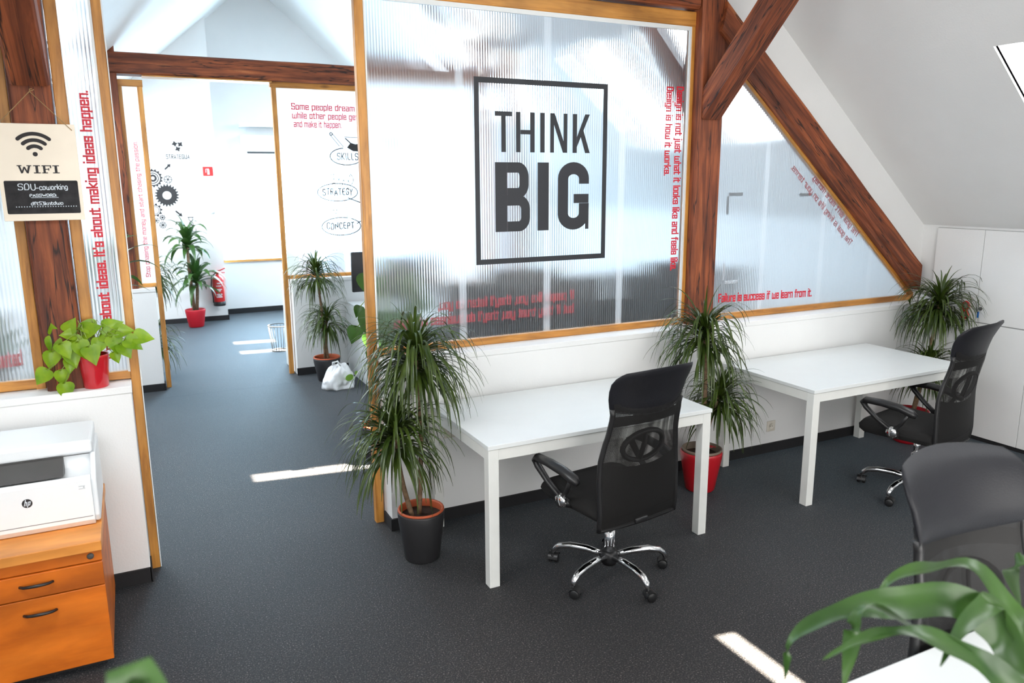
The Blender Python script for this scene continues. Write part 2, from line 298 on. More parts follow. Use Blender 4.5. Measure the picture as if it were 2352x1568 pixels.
# ------------------------------------------------------------------ lettering (drawn strokes)
W_, XH, AS, DS = .42, .70, 1.0, -.24
G = {
 'a': (W_, [[(0, XH), (W_, XH), (W_, 0), (0, 0), (0, .38), (W_, .38)]]), 'b': (W_, [[(0, AS), (0, 0), (W_, 0), (W_, XH), (0, XH)]]),
 'c': (W_, [[(W_, .54), (W_, XH), (0, XH), (0, 0), (W_, 0), (W_, .16)]]), 'd': (W_, [[(W_, AS), (W_, 0), (0, 0), (0, XH), (W_, XH)]]),
 'e': (W_, [[(0, .36), (W_, .36), (W_, XH), (0, XH), (0, 0), (W_, 0), (W_, .12)]]), 'f': (.3, [[(.3, AS), (.1, AS), (.1, 0)], [(-.02, XH), (.28, XH)]]),
 'g': (W_, [[(0, DS), (W_, DS), (W_, XH), (0, XH), (0, .03), (W_, .03)]]), 'h': (W_, [[(0, 0), (0, AS)], [(0, XH), (W_, XH), (W_, 0)]]),
 'i': (.0, [[(0, 0), (0, XH)], [(0, 1.02), (0, 1.04)]]), 'j': (.05, [[(-.12, DS), (.03, DS), (.03, XH)], [(.03, 1.02), (.03, 1.04)]]),
 'k': (W_, [[(0, 0), (0, AS)], [(W_, XH), (.06, .36), (W_, 0)]]), 'l': (0, [[(0, 0), (0, AS)]]),
 'm': (.72, [[(0, 0), (0, XH), (.72, XH), (.72, 0)], [(.36, XH), (.36, 0)]]), 'n': (W_, [[(0, 0), (0, XH), (W_, XH), (W_, 0)]]),
 'o': (W_, [[(0, 0), (0, XH), (W_, XH), (W_, 0), (0, 0)]]), 'p': (W_, [[(0, DS), (0, XH), (W_, XH), (W_, 0), (0, 0)]]),
 'r': (.3, [[(0, 0), (0, XH), (.3, XH), (.3, .56)]]), 's': (W_, [[(W_, .57), (W_, XH), (0, XH), (0, .36), (W_, .36), (W_, 0), (0, 0), (0, .13)]]),
 't': (.3, [[(.08, .92), (.08, 0), (.3, 0)], [(-.04, XH), (.3, XH)]]), 'u': (W_, [[(0, XH), (0, 0), (W_, 0), (W_, XH)]]),
 'v': (W_, [[(0, XH), (W_/2, 0), (W_, XH)]]), 'w': (.7, [[(0, XH), (0, 0), (.7, 0), (.7, XH)], [(.35, 0), (.35, .55)]]),
 'y': (W_, [[(0, XH), (0, 0), (W_, 0)], [(W_, XH), (W_, DS), (0, DS)]]),
 'D': (.46, [[(0, 0), (0, AS), (.38, AS), (.46, .9), (.46, .1), (.38, 0), (0, 0)]]), 'F': (W_, [[(0, 0), (0, AS), (W_, AS)], [(0, .52), (.36, .52)]]),
 'I': (0, [[(0, 0), (0, AS)]]), 'S': (.46, [[(.46, .84), (.46, AS), (0, AS), (0, .52), (.46, .52), (.46, 0), (0, 0), (0, .16)]]), 'T': (.46, [[(0, AS), (.46, AS)], [(.23, AS), (.23, 0)]]),
 'A': (.5, [[(0, 0), (.25, AS), (.5, 0)], [(.08, .32), (.42, .32)]]), 'C': (.46, [[(.46, .8), (.46, AS), (0, AS), (0, 0), (.46, 0), (.46, .2)]]),
 'E': (.4, [[(.4, AS), (0, AS), (0, 0), (.4, 0)], [(0, .52), (.34, .52)]]), 'G': (.46, [[(.46, .8), (.46, AS), (0, AS), (0, 0), (.46, 0), (.46, .48), (.26, .48)]]),
 'J': (.3, [[(.3, AS), (.3, 0), (0, 0), (0, .2)]]), 'K': (.46, [[(0, 0), (0, AS)], [(.46, AS), (.03, .45), (.46, 0)]]), 'L': (.36, [[(0, AS), (0, 0), (.36, 0)]]),
 'N': (.46, [[(0, 0), (0, AS), (.46, 0), (.46, AS)]]), 'O': (.46, [[(0, 0), (0, AS), (.46, AS), (.46, 0), (0, 0)]]), 'P': (.44, [[(0, 0), (0, AS), (.44, AS), (.44, .48), (0, .48)]]),
 'R': (.46, [[(0, 0), (0, AS), (.46, AS), (.46, .5), (0, .5)], [(.2, .5), (.46, 0)]]), 'U': (.46, [[(0, AS), (0, 0), (.46, 0), (.46, AS)]]),
 'W': (.8, [[(0, AS), (.2, 0), (.4, .8), (.6, 0), (.8, AS)]]), 'Y': (.48, [[(0, AS), (.24, .5), (.48, AS)], [(.24, .5), (.24, 0)]]),
 '5': (.42, [[(.42, AS), (0, AS), (0, .55), (.42, .55), (.42, 0), (0, 0)]]), '3': (.42, [[(0, AS), (.42, AS), (.2, .55), (.42, .5), (.42, 0), (0, 0)]]),
 '.': (0, [[(0, 0), (0, .04)]]), ',': (0, [[(0, .04), (-.05, -.16)]]), "'": (0, [[(0, AS), (0, .8)]]), '-': (.3, [[(0, .38), (.3, .38)]]), ':': (0, [[(0, .06), (0, .12)], [(0, .5), (0, .56)]]), ' ': (.16, []),
}
def chaikin(p, n=2):
    for _ in range(n):
        q = [p[0]]
        for a, b in zip(p, p[1:]): q += [(a[0]*.75+b[0]*.25, a[1]*.75+b[1]*.25), (a[0]*.25+b[0]*.75, a[1]*.25+b[1]*.75)]
        p = q+[p[-1]]
    return p
def ribbon2(p, t, ext=True, closed=False):
    """quads of a mitred stroke of width t along 2D points"""
    n = len(p); L_, R_ = [], []
    for i in range(n):
        a = Vector(p[i-1]) if (i > 0 or closed) else None; c = Vector(p[(i+1) % n]) if (i < n-1 or closed) else None; b = Vector(p[i])
        d1 = (b-a).normalized() if a is not None and (b-a).length > 1e-9 else None; d2 = (c-b).normalized() if c is not None and (c-b).length > 1e-9 else None
        if d1 is None: d1 = d2
        if d2 is None: d2 = d1
        n1 = Vector((-d1.y, d1.x)); n2 = Vector((-d2.y, d2.x)); m = n1+n2
        m = m.normalized() if m.length > 1e-3 else n1; k = 1/max(.45, m.dot(n1)); q = b.copy()
        if ext and not closed and i == 0: q -= d2*t/2
        if ext and not closed and i == n-1: q += d1*t/2
        L_.append(q+m*k*t/2); R_.append(q-m*k*t/2)
    return L_, R_
SK = [0]
def stroke(mb, p, t, T, ext=True, closed=False):
    L_, R_ = ribbon2(p, t, ext, closed); n = len(p); SK[0] = (SK[0]+1) % 6; e = SK[0]*.0003
    vs = [(v[0], v[1]-e-.00006*(j_ % n), v[2]) for j_, v in enumerate([T(q.x, q.y) for q in L_]+[T(q.x, q.y) for q in R_])]
    mb.add(vs, [(i, (i+1) % n, (i+1) % n+n, i+n) for i in range(n if closed else n-1)])
def text(mb, s, T, size, bold=.14, gap=.24, hand=False, slant=0):
    x = 0; rnd = random.Random(len(s)*7+3)
    for ch in s:
        w_, st = G[ch]; dy = rnd.uniform(-.06, .06) if hand else 0
        for p in st:
            q = [((x+a+slant*b)*size, (b+dy)*size) for a, b in p]
            if hand and len(q) > 2: q = chaikin(q)
            stroke(mb, q, bold*size, T)
        x += w_+gap
    return (x-gap)*size
def textw(s, gap=.24): return sum(G[c][0]+gap for c in s)-gap
def fit(mb, s, T, length, height, bold=.14, gap=.24, hand=False, slant=0):
    """text s scaled to the given length and cap height, from (0,0) along +x"""
    w_ = textw(s, gap); kx = length/w_; ky = height
    text(mb, s, lambda a, b: T(a*kx, b*ky), 1, bold, gap, hand, slant)
def disc(mb, c, r, T, n=20, r0=0):
    vs = [T(c[0]+r*math.cos(2*PI*k/n), c[1]+r*math.sin(2*PI*k/n)) for k in range(n)]
    if not r0: mb.add(vs, [tuple(range(n))])
    else:
        vs += [T(c[0]+r0*math.cos(2*PI*k/n), c[1]+r0*math.sin(2*PI*k/n)) for k in range(n)]; mb.add(vs, [(k, (k+1) % n, (k+1) % n+n, k+n) for k in range(n)])

# ------------------------------------------------------------------ room shell
XL, XR, YB, RX, RZ = -1.73, 5.72, -1.6, 1.9, 4.84
KR, KL = .84, .886
def zr(x): return 1.63+(XR-x)*KR
def zl(x): return 1.63+(x-XL)*KL
YD = 4.02                       # front face of the first partition
struct('floor', MB().box(XL-.1, XR+.1, YB-.1, 12.5, -.1, 0), 'carpet')
struct('wall_right', MB().box(XR, XR+.15, YB, 12.4, 0, 1.66), 'wall')
struct('wall_left', MB().box(XL-.15, XL, YB, 12.4, 0, 1.66), 'wall')
def gable(x0, x1, y0, y1, zb=0):
    pts = [(x0, zb), (x1, zb)]+([(x1, zr(x1)+.05)] if x1 > RX else [(x1, zl(x1)+.05)])+([(RX, RZ+.05)] if x0 < RX < x1 else [])+([(x0, zl(x0)+.05)] if x0 < RX else [(x0, zr(x0)+.05)])
    return MB().poly(pts, y0, y1)
struct('wall_back', gable(XL, XR, YB-.15, YB), 'wall')
wb_ = struct('window_20', MB().box(.0, 3.6, YB+.0, YB+.05, .26, .3).box(.0, 3.6, YB, YB+.05, 2.45, 2.49).box(.0, .04, YB, YB+.05, .3, 2.45).box(3.56, 3.6, YB, YB+.05, .3, 2.45).box(1.78, 1.82, YB, YB+.05, .3, 2.45), 'white')  # made-up glowing window behind the camera, added to brighten walls and ceiling
link('window_pane', MB().add([(.04, YB+.02, .3), (3.56, YB+.02, .3), (3.56, YB+.02, 2.45), (.04, YB+.02, 2.45)], [(0, 1, 2, 3)]), 'fillB', wb_)
struct('wall_far', gable(XL, 1.2, 11.9, 12.5), 'wall')
# sloping ceilings with skylight openings (real holes); added slits stand in for blind gaps, placed to drop sun strips on the floor
RXs, RXe = 1.9, XR
def slope(name, xa, xb, zf, holes, mat='ceil'):
    xs = sorted({xa, xb}|{h[0] for h in holes}|{h[1] for h in holes}); ys = sorted({YB-.15, 12.5}|{h[2] for h in holes}|{h[3] for h in holes}); mb = MB()
    for i in range(len(xs)-1):
        for j in range(len(ys)-1):
            cx_, cy_ = (xs[i]+xs[i+1])/2, (ys[j]+ys[j+1])/2
            if any(h[0] < cx_ < h[1] and h[2] < cy_ < h[3] for h in holes): continue
            mb.add([(xs[i], ys[j], zf(xs[i])), (xs[i+1], ys[j], zf(xs[i+1])), (xs[i+1], ys[j+1], zf(xs[i+1])), (xs[i], ys[j+1], zf(xs[i]))], [(0, 1, 2, 3)])
            # outer skin
    o = struct(name, mb, mat); m = o.modifiers.new('solid', 'SOLIDIFY'); m.thickness = .03; m.offset = 0; return o
RS = [(4.44, 5.25, 2.10, 2.88, 'sky1'), (3.2, 4.3, .0, .9, 'sky1'), (3.9, 4.9, 5.0, 6.0, 'sky2'), (3.9, 4.9, 6.6, 7.4, 'sky2'), (3.4, 4.4, 9.0, 10.2, 'sky3')]
LS = [(-1.0, .0, -.6, .4, 'sky1l'), (-1.0, -.1, 1.7, 2.7, 'sky1l'), (-1.1, -.1, 5.0, 6.0, 'sky2'), (-1.1, -.1, 6.4, 7.4, 'sky2'), (-1.1, .0, 8.7, 9.7, 'sky3'), (-1.1, .0, 10.2, 11.2, 'sky3')]
def back(px, py, plane='r'):      # where the sun ray that lands on the floor at (px,py) pierces the right slope
    s_ = (1.63+KR*(XR-px))/(SUN.z+KR*SUN.x); return px+SUN.x*s_, py+SUN.y*s_
SL = []
for (x0, x1, y0, y1) in ((2.15, 2.25, 1.3, 2.34), (.60, 1.42, 5.145, 5.185), (1.05, 2.2, 9.33, 9.37), (1.05, 2.2, 9.95, 9.99)):
    a = back(x0, y0); b = back(x1, y1); SL.append((a[0], b[0], a[1], b[1]))
slope('ceiling', RX, XR, zr, [h[:4] for h in RS]+SL)
slope('ceiling', XL, RX, zl, [h[:4] for h in LS])
k = 1
for lst, zf, sg in ((RS, zr, 1), (LS, zl, -1)):
    for (x0, x1, y0, y1, mt) in lst:
        nx, nz = (KR, 1) if sg > 0 else (-KL, 1); q = math.hypot(nx, nz); nx, nz = nx/q*.22, nz/q*.22
        mb = MB(); c = [(x0, y0), (x1, y0), (x1, y1), (x0, y1)]
        vs = [(a, b, zf(a)) for a, b in c]+[(a+nx, b, zf(a)+nz) for a, b in c]
        mb.add(vs, [(i, (i+1) % 4, (i+1) % 4+4, i+4) for i in range(4)])
        o = struct('window_%d' % k, mb, 'wall'); k += 1
        p = link('skylight_pane', MB().add([(a+nx, b, zf(a)+nz) for a, b in c], [(0, 1, 2, 3)]), mt, o)
        fr = MB(); e = .045
        for (a0, a1, b0, b1) in ((x0, x1, y0, y0+e), (x0, x1, y1-e, y1), (x0, x0+e, y0, y1), (x1-e, x1, y0, y1)):
            fr.add([(a+nx*.85, b, zf(a)+nz*.85) for a, b in ((a0, b0), (a1, b0), (a1, b1), (a0, b1))], [(0, 1, 2, 3)])
        link('skylight_frame', fr, 'white', o)
# first partition (y = 4.02): half-height walls, ledges, skirting
def lowwall(name, x0, x1, y0, y1, h):
    mb = MB().box(x0, x1, y0, y1, .0, h-.035).box(x0-.004, x1+.004, y0-.006, y1, h-.035, h); return bevel(struct(name, mb, 'wall'), .004)
lowwall('wall_front_right', 1.205, XR, YD, 4.32, 1.005)
lowwall('wall_front_left', XL, -.062, YD, 4.32, 1.02)
struct('baseboard_front_right', MB().box(1.203, XR, YD-.014, YD, 0, .07).box(1.195, 1.205, YD-.014, 4.15, 0, .07), 'base')
struct('baseboard_front_left', MB().box(XL, -.06, YD-.014, YD, 0, .075).box(-.064, -.055, YD-.014, 4.15, 0, .075), 'base')
struct('baseboard_right', MB().box(XR-.012, XR, YB, YD, 0, .03), 'base')
# white plaster above the rafter up to the sloping ceiling
struct('wall_front_gable', MB().poly([(3.5, 3.16), (5.62, 1.34), (XR, 1.28), (XR, 1.63+.02), (3.5, zr(3.5)+.02)], 4.12, 4.30), 'wall')
# second partition (y = 8.0)
lowwall('wall_middle_left', XL, .172, 8.0, 8.28, 1.0); lowwall('wall_middle_right', 1.445, XR, 8.0, 8.28, 1.0)
struct('baseboard_middle_left', MB().box(XL, .175, 7.985, 8.0, 0, .07).box(.17, .185, 7.985, 8.1, 0, .07), 'base')
struct('baseboard_middle_right', MB().box(1.44, XR, 7.985, 8.0, 0, .075), 'base')
struct('baseboard_far', MB().box(XL, 1.21, 11.885, 11.9, 0, .07).box(1.2, 1.212, 11.885, 12.4, 0, .07), 'base')
# end wall with its glowing panel window
struct('wall_end', MB().box(1.2, 1.27, 12.4, 12.5, 0, 2.38).box(1.27, XR, 12.4, 12.5, 0, .80).box(1.2, XR, 12.4, 12.5, 2.38, 3.0).poly([(1.2, 3.0), (XR, 3.0), (XR, 3.01), (4.09, 3.05), (RX, RZ), (1.2, zl(1.2))], 12.4, 12.5).box(2.95, XR, 12.4, 12.5, .8, 2.38), 'wall')
struct('baseboard_end', MB().box(1.2, XR, 12.385, 12.4, 0, .08), 'base')
wo = struct('window_21', MB().box(1.25, 2.98, 12.36, 12.42, .795, .83), 'frame')
link('window_pane', MB().add([(1.26, 12.44, .8), (2.96, 12.44, .8), (2.96, 12.44, 2.39), (1.26, 12.44, 2.39)], [(0, 1, 2, 3)]), 'skyE', wo)
struct('trim_3', MB().box(.24, 1.38, 8.03, 8.2, 2.924, 2.936), 'frame')
struct('trim_1', MB().rbox(1.462, 1.512, YD-.03, YD, .07, .96, .006), 'wall')
struct('trim_2', MB().box(1.6, XR, 12.15, 12.4, 2.78, 2.83), 'wall')

# ------------------------------------------------------------------ timber frame
timber('timber_post', (3.468, 4.18, 1.005), (3.468, 4.18, 3.40), .20, .20, upv=(0, 1, 0), seed=1, label='dark red timber post between the big lettered panel and the triangular panel', cat='post')
timber('timber_brace', (3.462, 4.12, 2.41), (3.462, 3.18, 3.35), .15, .155, upv=(0, 0, 1), seed=2, label='dark diagonal timber brace rising towards the viewer from the post right of the big panel', cat='beam')
timber('timber_brace', (3.462, 4.25, 2.42), (3.462, 5.1, 3.25), .14, .14, seed=3, label='dark diagonal brace behind the top right corner of the big panel', cat='beam')
timber('timber_beam', (1.1, 4.20, 3.14), (3.36, 4.20, 3.14), .20, .22, seed=4, label='dark horizontal timber beam above the big lettered panel', cat='beam')
dr = Vector((1.78, 0, -1.48)).normalized()
timber('timber_rafter', (3.52, 4.155, 2.99), (5.652, 4.155, 1.205), .21, .165, upv=(0, 0, 1), seed=5, ends=(-.5, -.83), label='long dark sloping timber rafter above the triangular panel', cat='beam')
timber('timber_post', (-.332, 4.18, 1.02), (-.332, 4.18, 2.78), .16, .20, upv=(0, 1, 0), seed=6, label='dark cracked timber post behind the hanging wifi board', cat='post')
timber('timber_brace', (-.325, 4.10, 2.44), (-.325, 3.79, 2.75), .15, .15, seed=7, label='dark timber brace rising from the post above the wifi board', cat='beam')
timber('timber_beam', (-.02, 8.12, 3.03), (3.55, 8.12, 3.03), .22, .185, seed=8, label='dark horizontal timber beam over the far doorway', cat='beam')
timber('timber_post', (-.02, 8.13, 1.0), (-.02, 8.13, 3.22), .11, .2, upv=(0, 1, 0), seed=9, label='dark timber post at the left end of the far doorway beam', cat='post')
timber('timber_post', (3.468, 8.13, 1.0), (3.468, 8.13, 3.40), .2, .2, upv=(0, 1, 0), seed=11, label='dark post seen blurred through the big panel, carrying the far beam', cat='post')
timber('timber_brace', (3.5, 8.1, 3.05), (4.35, 8.1, 3.75) if False else (2.75, 8.1, 3.75), .16, .16, upv=(0, 0, 1), seed=12, label='dark diagonal brace above the far beam, blurred behind the big panel', cat='beam')
# ------------------------------------------------------------------ partition glazing
def bar(parent, name, p0, p1, a, b, seed, upv=(0, 1, 0)): return timber(name, p0, p1, a, b, 'frame', parent, upv, seed, .001)
FY = 4.18
A = thing('partition_panel', 'large ribbed translucent panel in honey wood frame reading THINK BIG', 'partition panel', (2.27, FY, 0))
bar(A, 'panel_frame', (1.174, FY, 0), (1.174, FY, 3.03), .048, .05, 21)
bar(A, 'panel_frame', (1.2, FY, 2.975), (3.375, FY, 2.975), .055, .09, 22, (0, 0, 1))
bar(A, 'panel_frame', (3.37, FY, 1.0), (3.37, FY, 2.93), .055, .05, 23)
bar(A, 'panel_frame', (1.198, FY, 1.026), (3.345, FY, 1.026), .055, .042, 24, (0, 0, 1))
link('glazing_bead', MB().box(1.2, 3.343, FY-.022, FY-.008, 2.905, 2.93).box(3.33, 3.343, FY-.022, FY-.008, 1.047, 2.905).box(1.199, 1.208, FY-.022, FY-.008, 1.047, 2.905), 'white', A)
link('pane', MB().add([(1.195, FY, 1.03), (3.35, FY, 1.03), (3.35, FY, 2.94), (1.195, FY, 2.94)], [(0, 1, 2, 3)]), 'polyA', A)
TY = 4.177
T0 = lambda x0, z0: (lambda a, b: (x0+a, TY-.0015, z0+b))
mb = MB(); c = 0.0
x0, x1, z0, z1, t = 1.826, 2.727, 1.487, 2.553, .031
for (a0, a1, b0, b1) in ((x0, x1, z0, z0+t), (x0, x1, z1-t, z1), (x0, x0+t, z0+t, z1-t), (x1-t, x1, z0+t, z1-t)):
    mb.add([(a0, TY-.0015, b0), (a1, TY-.0015, b0), (a1, TY-.0015, b1), (a0, TY-.0015, b1)], [(0, 1, 2, 3)])
def q4(*pts):
    SK[0] = (SK[0]+1) % 6; mb.add([(a, TY-.0015-SK[0]*.0003, b) for a, b in pts], [tuple(range(len(pts)))])
def rc(a0, a1, b0, b1): q4((a0, b0), (a1, b0), (a1, b1), (a0, b1))
zt, zb_, s = 2.369, 2.140, .030
rc(1.956, 2.067, zt-.026, zt); rc(1.996, 1.996+s, zb_, zt-.026)                                  # T
rc(2.092, 2.092+s, zb_, zt); rc(2.186, 2.186+s, zb_, zt); rc(2.122, 2.186, 2.243, 2.268)           # H
rc(2.254, 2.254+s, zb_, zt)                                                                        # I
rc(2.322, 2.322+.026, zb_, zt); rc(2.414, 2.414+.026, zb_, zt); q4((2.322, zt), (2.352, zt), (2.44, zb_), (2.41, zb_))   # N
rc(2.478, 2.478+s, zb_, zt); q4((2.565, zt), (2.598, zt), (2.508, 2.175), (2.508, 2.235)); q4((2.536, 2.235), (2.554, 2.275), (2.602, zb_), (2.568, zb_))   # K
zt, zb_ = 2.082, 1.677
def arc(cx_, cz, rx, rz, a0, a1, n=9): return [(cx_+rx*math.cos(math.radians(a0+(a1-a0)*i/n)), cz+rz*math.sin(math.radians(a0+(a1-a0)*i/n))) for i in range(n+1)]
def st2(p, t): stroke(mb, p, t, lambda a, b: (a, TY-.0015, b), ext=False)
th = .066
rc(1.954, 1.954+.078, zb_, zt)                                                                     # B
st2([(2.032, 2.052)]+arc(2.105, 1.997, .040, .055, 90, 0)+arc(2.105, 1.955, .040, .052, 0, -90)+[(2.032, 1.903)], .060)
st2([(2.032, 1.860)]+arc(2.110, 1.808, .044, .052, 90, 0)+arc(2.110, 1.760, .044, .053, 0, -90)+[(2.032, 1.707)], .060)
rc(2.236, 2.236+.077, zb_, zt)                                                                     # I
st2([(2.562, 1.955)]+arc(2.487, 1.985, .075, .064, 0, 180, 14)+arc(2.487, 1.775, .075, .064, 180, 360, 14)+[(2.562, 1.837)], .072)   # G
rc(2.49, 2.598, 1.838, 1.893); rc(2.575, 2.600, zb_, 1.775)
link('think_big_lettering', mb, 'vinyl', A)
mb = MB()   # two red lines running down the right side
fit(mb, 'Design is not just what it looks like and feels like.', lambda a, b: (3.256+b, TY-.0015, 2.56-a), 1.178, .050, .2)
fit(mb, 'Design is how it works.', lambda a, b: (3.176+b, TY-.0015, 2.556-a), .548, .047, .2)
link('red_design_quote', mb, 'rvinyl', A)
mb = MB()   # quote on the far side of the panel, seen from behind
YT2 = 4.215
fit(mb, "If people like you, they'll listen to you,", lambda a, b: (2.513-a, YT2, 1.235+b), .92, .052, .2)
fit(mb, "but if they trust you, they'll do business with you.", lambda a, b: (2.513-a, YT2, 1.148+b), 1.2, .052, .2)
link('red_quote', mb, 'rvinyl', A)
# triangular panel
B_ = thing('partition_panel', 'triangular ribbed translucent panel under the sloping rafter', 'partition panel', (4.6, FY, 0))
link('pane', MB().add([(3.56, FY, 1.0), (5.70, FY, 1.0), (5.70, FY, 1.06), (3.56, FY, 2.88)], [(0, 1, 2, 3)]), 'polyT', B_)
bar(B_, 'panel_frame', (3.57, FY, 1.026), (5.70, FY, 1.026), .05, .042, 31, (0, 0, 1))
bar(B_, 'panel_frame', (3.56, FY, 2.872), (5.74, FY, 1.02), .05, .04, 32, (0, 0, 1))
mb = MB(); fit(mb, 'Failure is success if we learn from it.', lambda a, b: (3.687+a, TY-.0015, 1.131-a*.022+b), .90, .052, .2); link('red_failure_quote', mb, 'rvinyl', B_)
mb = MB(); ca, sa = math.cos(math.radians(139)), math.sin(math.radians(139))
fit(mb, "The goal isn't more money.", lambda a, b: (5.03+a*ca+b*.656, 4.183, 1.535+a*sa+b*.755), .68, .042, .16)
fit(mb, "The goal is living life on your terms.", lambda a, b: (4.965+a*ca+b*.656, 4.183, 1.475+a*sa+b*.755), .88, .042, .16)
link('mirrored_goal_quote', mb, 'rvinyl', B_)
for (x0, x1, z0, z1, m) in ((3.738, 3.862, 1.865, 1.888, 'tape'), (3.722, 3.742, 1.74, 1.862, 'tape'), (4.40, 4.53, 1.855, 1.876, 'tape'), (3.718, 3.736, 1.28, 1.40, 'tapew'), (3.738, 3.86, 1.252, 1.275, 'tapew')):
    link('tape_strip', MB().box(x0, x1, 4.1835, 4.1845, z0, z1), m, B_)
# left panels beside the post with the wifi board
Lp = thing('partition_panel', 'slim ribbed panel with upright red quote right of the cracked post', 'partition panel', (-.13, FY, 0))
bar(Lp, 'panel_frame', (-.038, FY, 0), (-.038, FY, 3.05), .042, .05, 41); bar(Lp, 'panel_frame', (-.22, FY, 1.02), (-.22, FY, 2.94), .05, .05, 42); bar(Lp, 'panel_frame', (-.195, FY, 1.045), (-.06, FY, 1.045), .05, .04, 43, (0, 0, 1))
link('glazing_bead', MB().box(-.068, -.058, FY-.025, FY-.005, 1.06, 2.98).box(-.0155, -.011, 4.158, 4.2, 0, 3.05), 'white', Lp)
link('pane', MB().add([(-.197, FY, 1.03), (-.058, FY, 1.03), (-.058, FY, 2.96), (-.197, FY, 2.96)], [(0, 1, 2, 3)]), 'polyB', Lp)
mb = MB(); fit(mb, "It's not about ideas. It's about making ideas happen.", lambda a, b: (-.120+.010*a/1.3-b, TY-.0015, 1.135+a), 1.25, .042, .2)
link('red_ideas_quote', mb, 'rvinyl', Lp)
L2 = thing('partition_panel', 'ribbed translucent panel at the left edge, green leaves blurred behind it', 'partition panel', (-.9, FY, 0))
bar(L2, 'panel_frame', (-.442, FY, 1.02), (-.442, FY, 2.74), .042, .05, 44); bar(L2, 'panel_frame', (XL, FY, 1.045), (-.46, FY, 1.045), .05, .045, 45, (0, 0, 1))
link('pane', MB().add([(XL, FY, 1.03), (-.455, FY, 1.03), (-.455, FY, 2.73), (XL, FY, 1.61)], [(0, 1, 2, 3)]), 'polyB', L2)
mb = MB(); fit(mb, 'trusted', lambda a, b: (-.64+a*.9, 4.196, 1.135+a*.05+b), .145, .062, .22); link('red_word', mb, 'rvinyl', L2)
# far partition
CY = 8.125
C1 = thing('partition_panel', 'slim white panel with red upright quote left of the far doorway', 'partition panel', (.1, CY, 0))
bar(C1, 'panel_frame', (.048, CY, 1.0), (.048, CY, 2.84), .036, .05, 51); bar(C1, 'panel_frame', (.214, CY, 0), (.214, CY, 2.84), .044, .05, 52); bar(C1, 'panel_frame', (-.01, CY, 2.868), (.24, CY, 2.868), .06, .06, 53, (0, 0, 1)); bar(C1, 'panel_frame', (.06, CY, 1.02), (.19, CY, 1.02), .05, .036, 54, (0, 0, 1))
link('pane', MB().add([(.05, CY, 1.0), (.2, CY, 1.0), (.2, CY, 2.85), (.05, CY, 2.85)], [(0, 1, 2, 3)]), 'polyC', C1)
mb = MB(); fit(mb, 'Stop chasing the money and start chasing the passion.', lambda a, b: (.146-b, CY-.004, 1.10+a), 1.25, .036, .15); link('red_passion_quote', mb, 'rvinyl', C1)
C2 = thing('partition_panel', 'bright panel with red dream quote and hand-drawn bubbles right of the far doorway', 'partition panel', (2.4, CY, 0))
bar(C2, 'panel_frame', (1.405, CY, 0), (1.405, CY, 2.9), .045, .05, 55); bar(C2, 'panel_frame', (1.37, CY, 2.915), (3.38, CY, 2.915), .06, .06, 56, (0, 0, 1)); bar(C2, 'panel_frame', (1.425, CY, 1.018), (3.38, CY, 1.018), .05, .036, 57, (0, 0, 1))
link('pane', MB().add([(1.42, CY, 1.0), (3.4, CY, 1.0), (3.4, CY, 2.9), (1.42, CY, 2.9)], [(0, 1, 2, 3)]), 'polyC', C2)
mb = MB(); yq = CY-.004
fit(mb, 'Some people dream of success,', lambda a, b: (1.572+a, yq, 2.690+b), 1.04, .055, .17)
fit(mb, 'while other people get up and work', lambda a, b: (1.575+a, yq, 2.605+b), 1.06, .055, .17)
fit(mb, 'and make it happen.', lambda a, b: (1.585+a, yq, 2.522+b), .475, .055, .17); link('red_dream_quote', mb, 'rvinyl', C2)
mb = MB(); TT = lambda a, b: (a, yq, b)
def ell(cx_, cz, rx, rz, a0=0, a1=360, t=.009): stroke(mb, arc(cx_, cz, rx, rz, a0, a1, 36), t, TT, False)
def ln(*p, t=.009): stroke(mb, list(p), t, TT)
ell(2.10, 2.235, .17, .085, 100, 400, .010); fit(mb, 'SKILLS', lambda a, b: (2.005+a, yq, 2.205+b), .215, .065, .15, .3, True)
ln((1.94, 2.45), (2.03, 2.34), t=.006); ln((1.965, 2.46), (2.07, 2.335), t=.006); ell(1.95, 2.458, .013, .013); ln((2.09, 2.43), (2.25, 2.427), t=.006); ln((2.10, 2.415), (2.17, 2.35), t=.012)
mb.add([TT(*p) for p in ((2.11, 2.325), (2.15, 2.375), (2.2, 2.36), (2.26, 2.37), (2.3, 2.34), (2.24, 2.285), (2.17, 2.29))], [tuple(range(7))])
ell(1.99, 1.872, .21, .09, 0, 360, .009); fit(mb, 'STRATEGY', lambda a, b: (1.835+a, yq, 1.845+b), .31, .062, .17, .26, True)
for i in range(4): ell(1.955+i*.05, 1.95-.006*i, .02, .018, 0, 360, .005); ln((1.95+i*.05, 2.02-.008*i), (1.965+i*.05, 1.998-.008*i), t=.006); ln((1.965+i*.05, 2.02-.008*i), (1.95+i*.05, 1.998-.008*i), t=.006)
stroke(mb, arc(1.95, 2.01, .035, .05, 250, 100, 8), .005, TT); ln((1.93, 2.045), (1.96, 2.055), (1.95, 2.03), t=.006); stroke(mb, arc(2.11, 2.0, .05, .06, -70, 60, 8), .006, TT); ln((2.12, 2.03), (2.133, 2.055), (2.15, 2.035), t=.006); ln((2.1, 1.811), (2.22, 1.765), t=.011)
ell(2.012, 1.52, .205, .092, 70, 420, .010); fit(mb, 'CONCEPT', lambda a, b: (1.86+a, yq, 1.495+b), .285, .062, .17, .26, True)
ln((2.06, 1.715), (2.076, 1.715), (2.076, 1.62), (2.2, 1.565), t=.005); ln((1.94, 1.62), (1.98, 1.625), t=.006); ln((2.18, 1.545), (2.25, 1.585), t=.01)
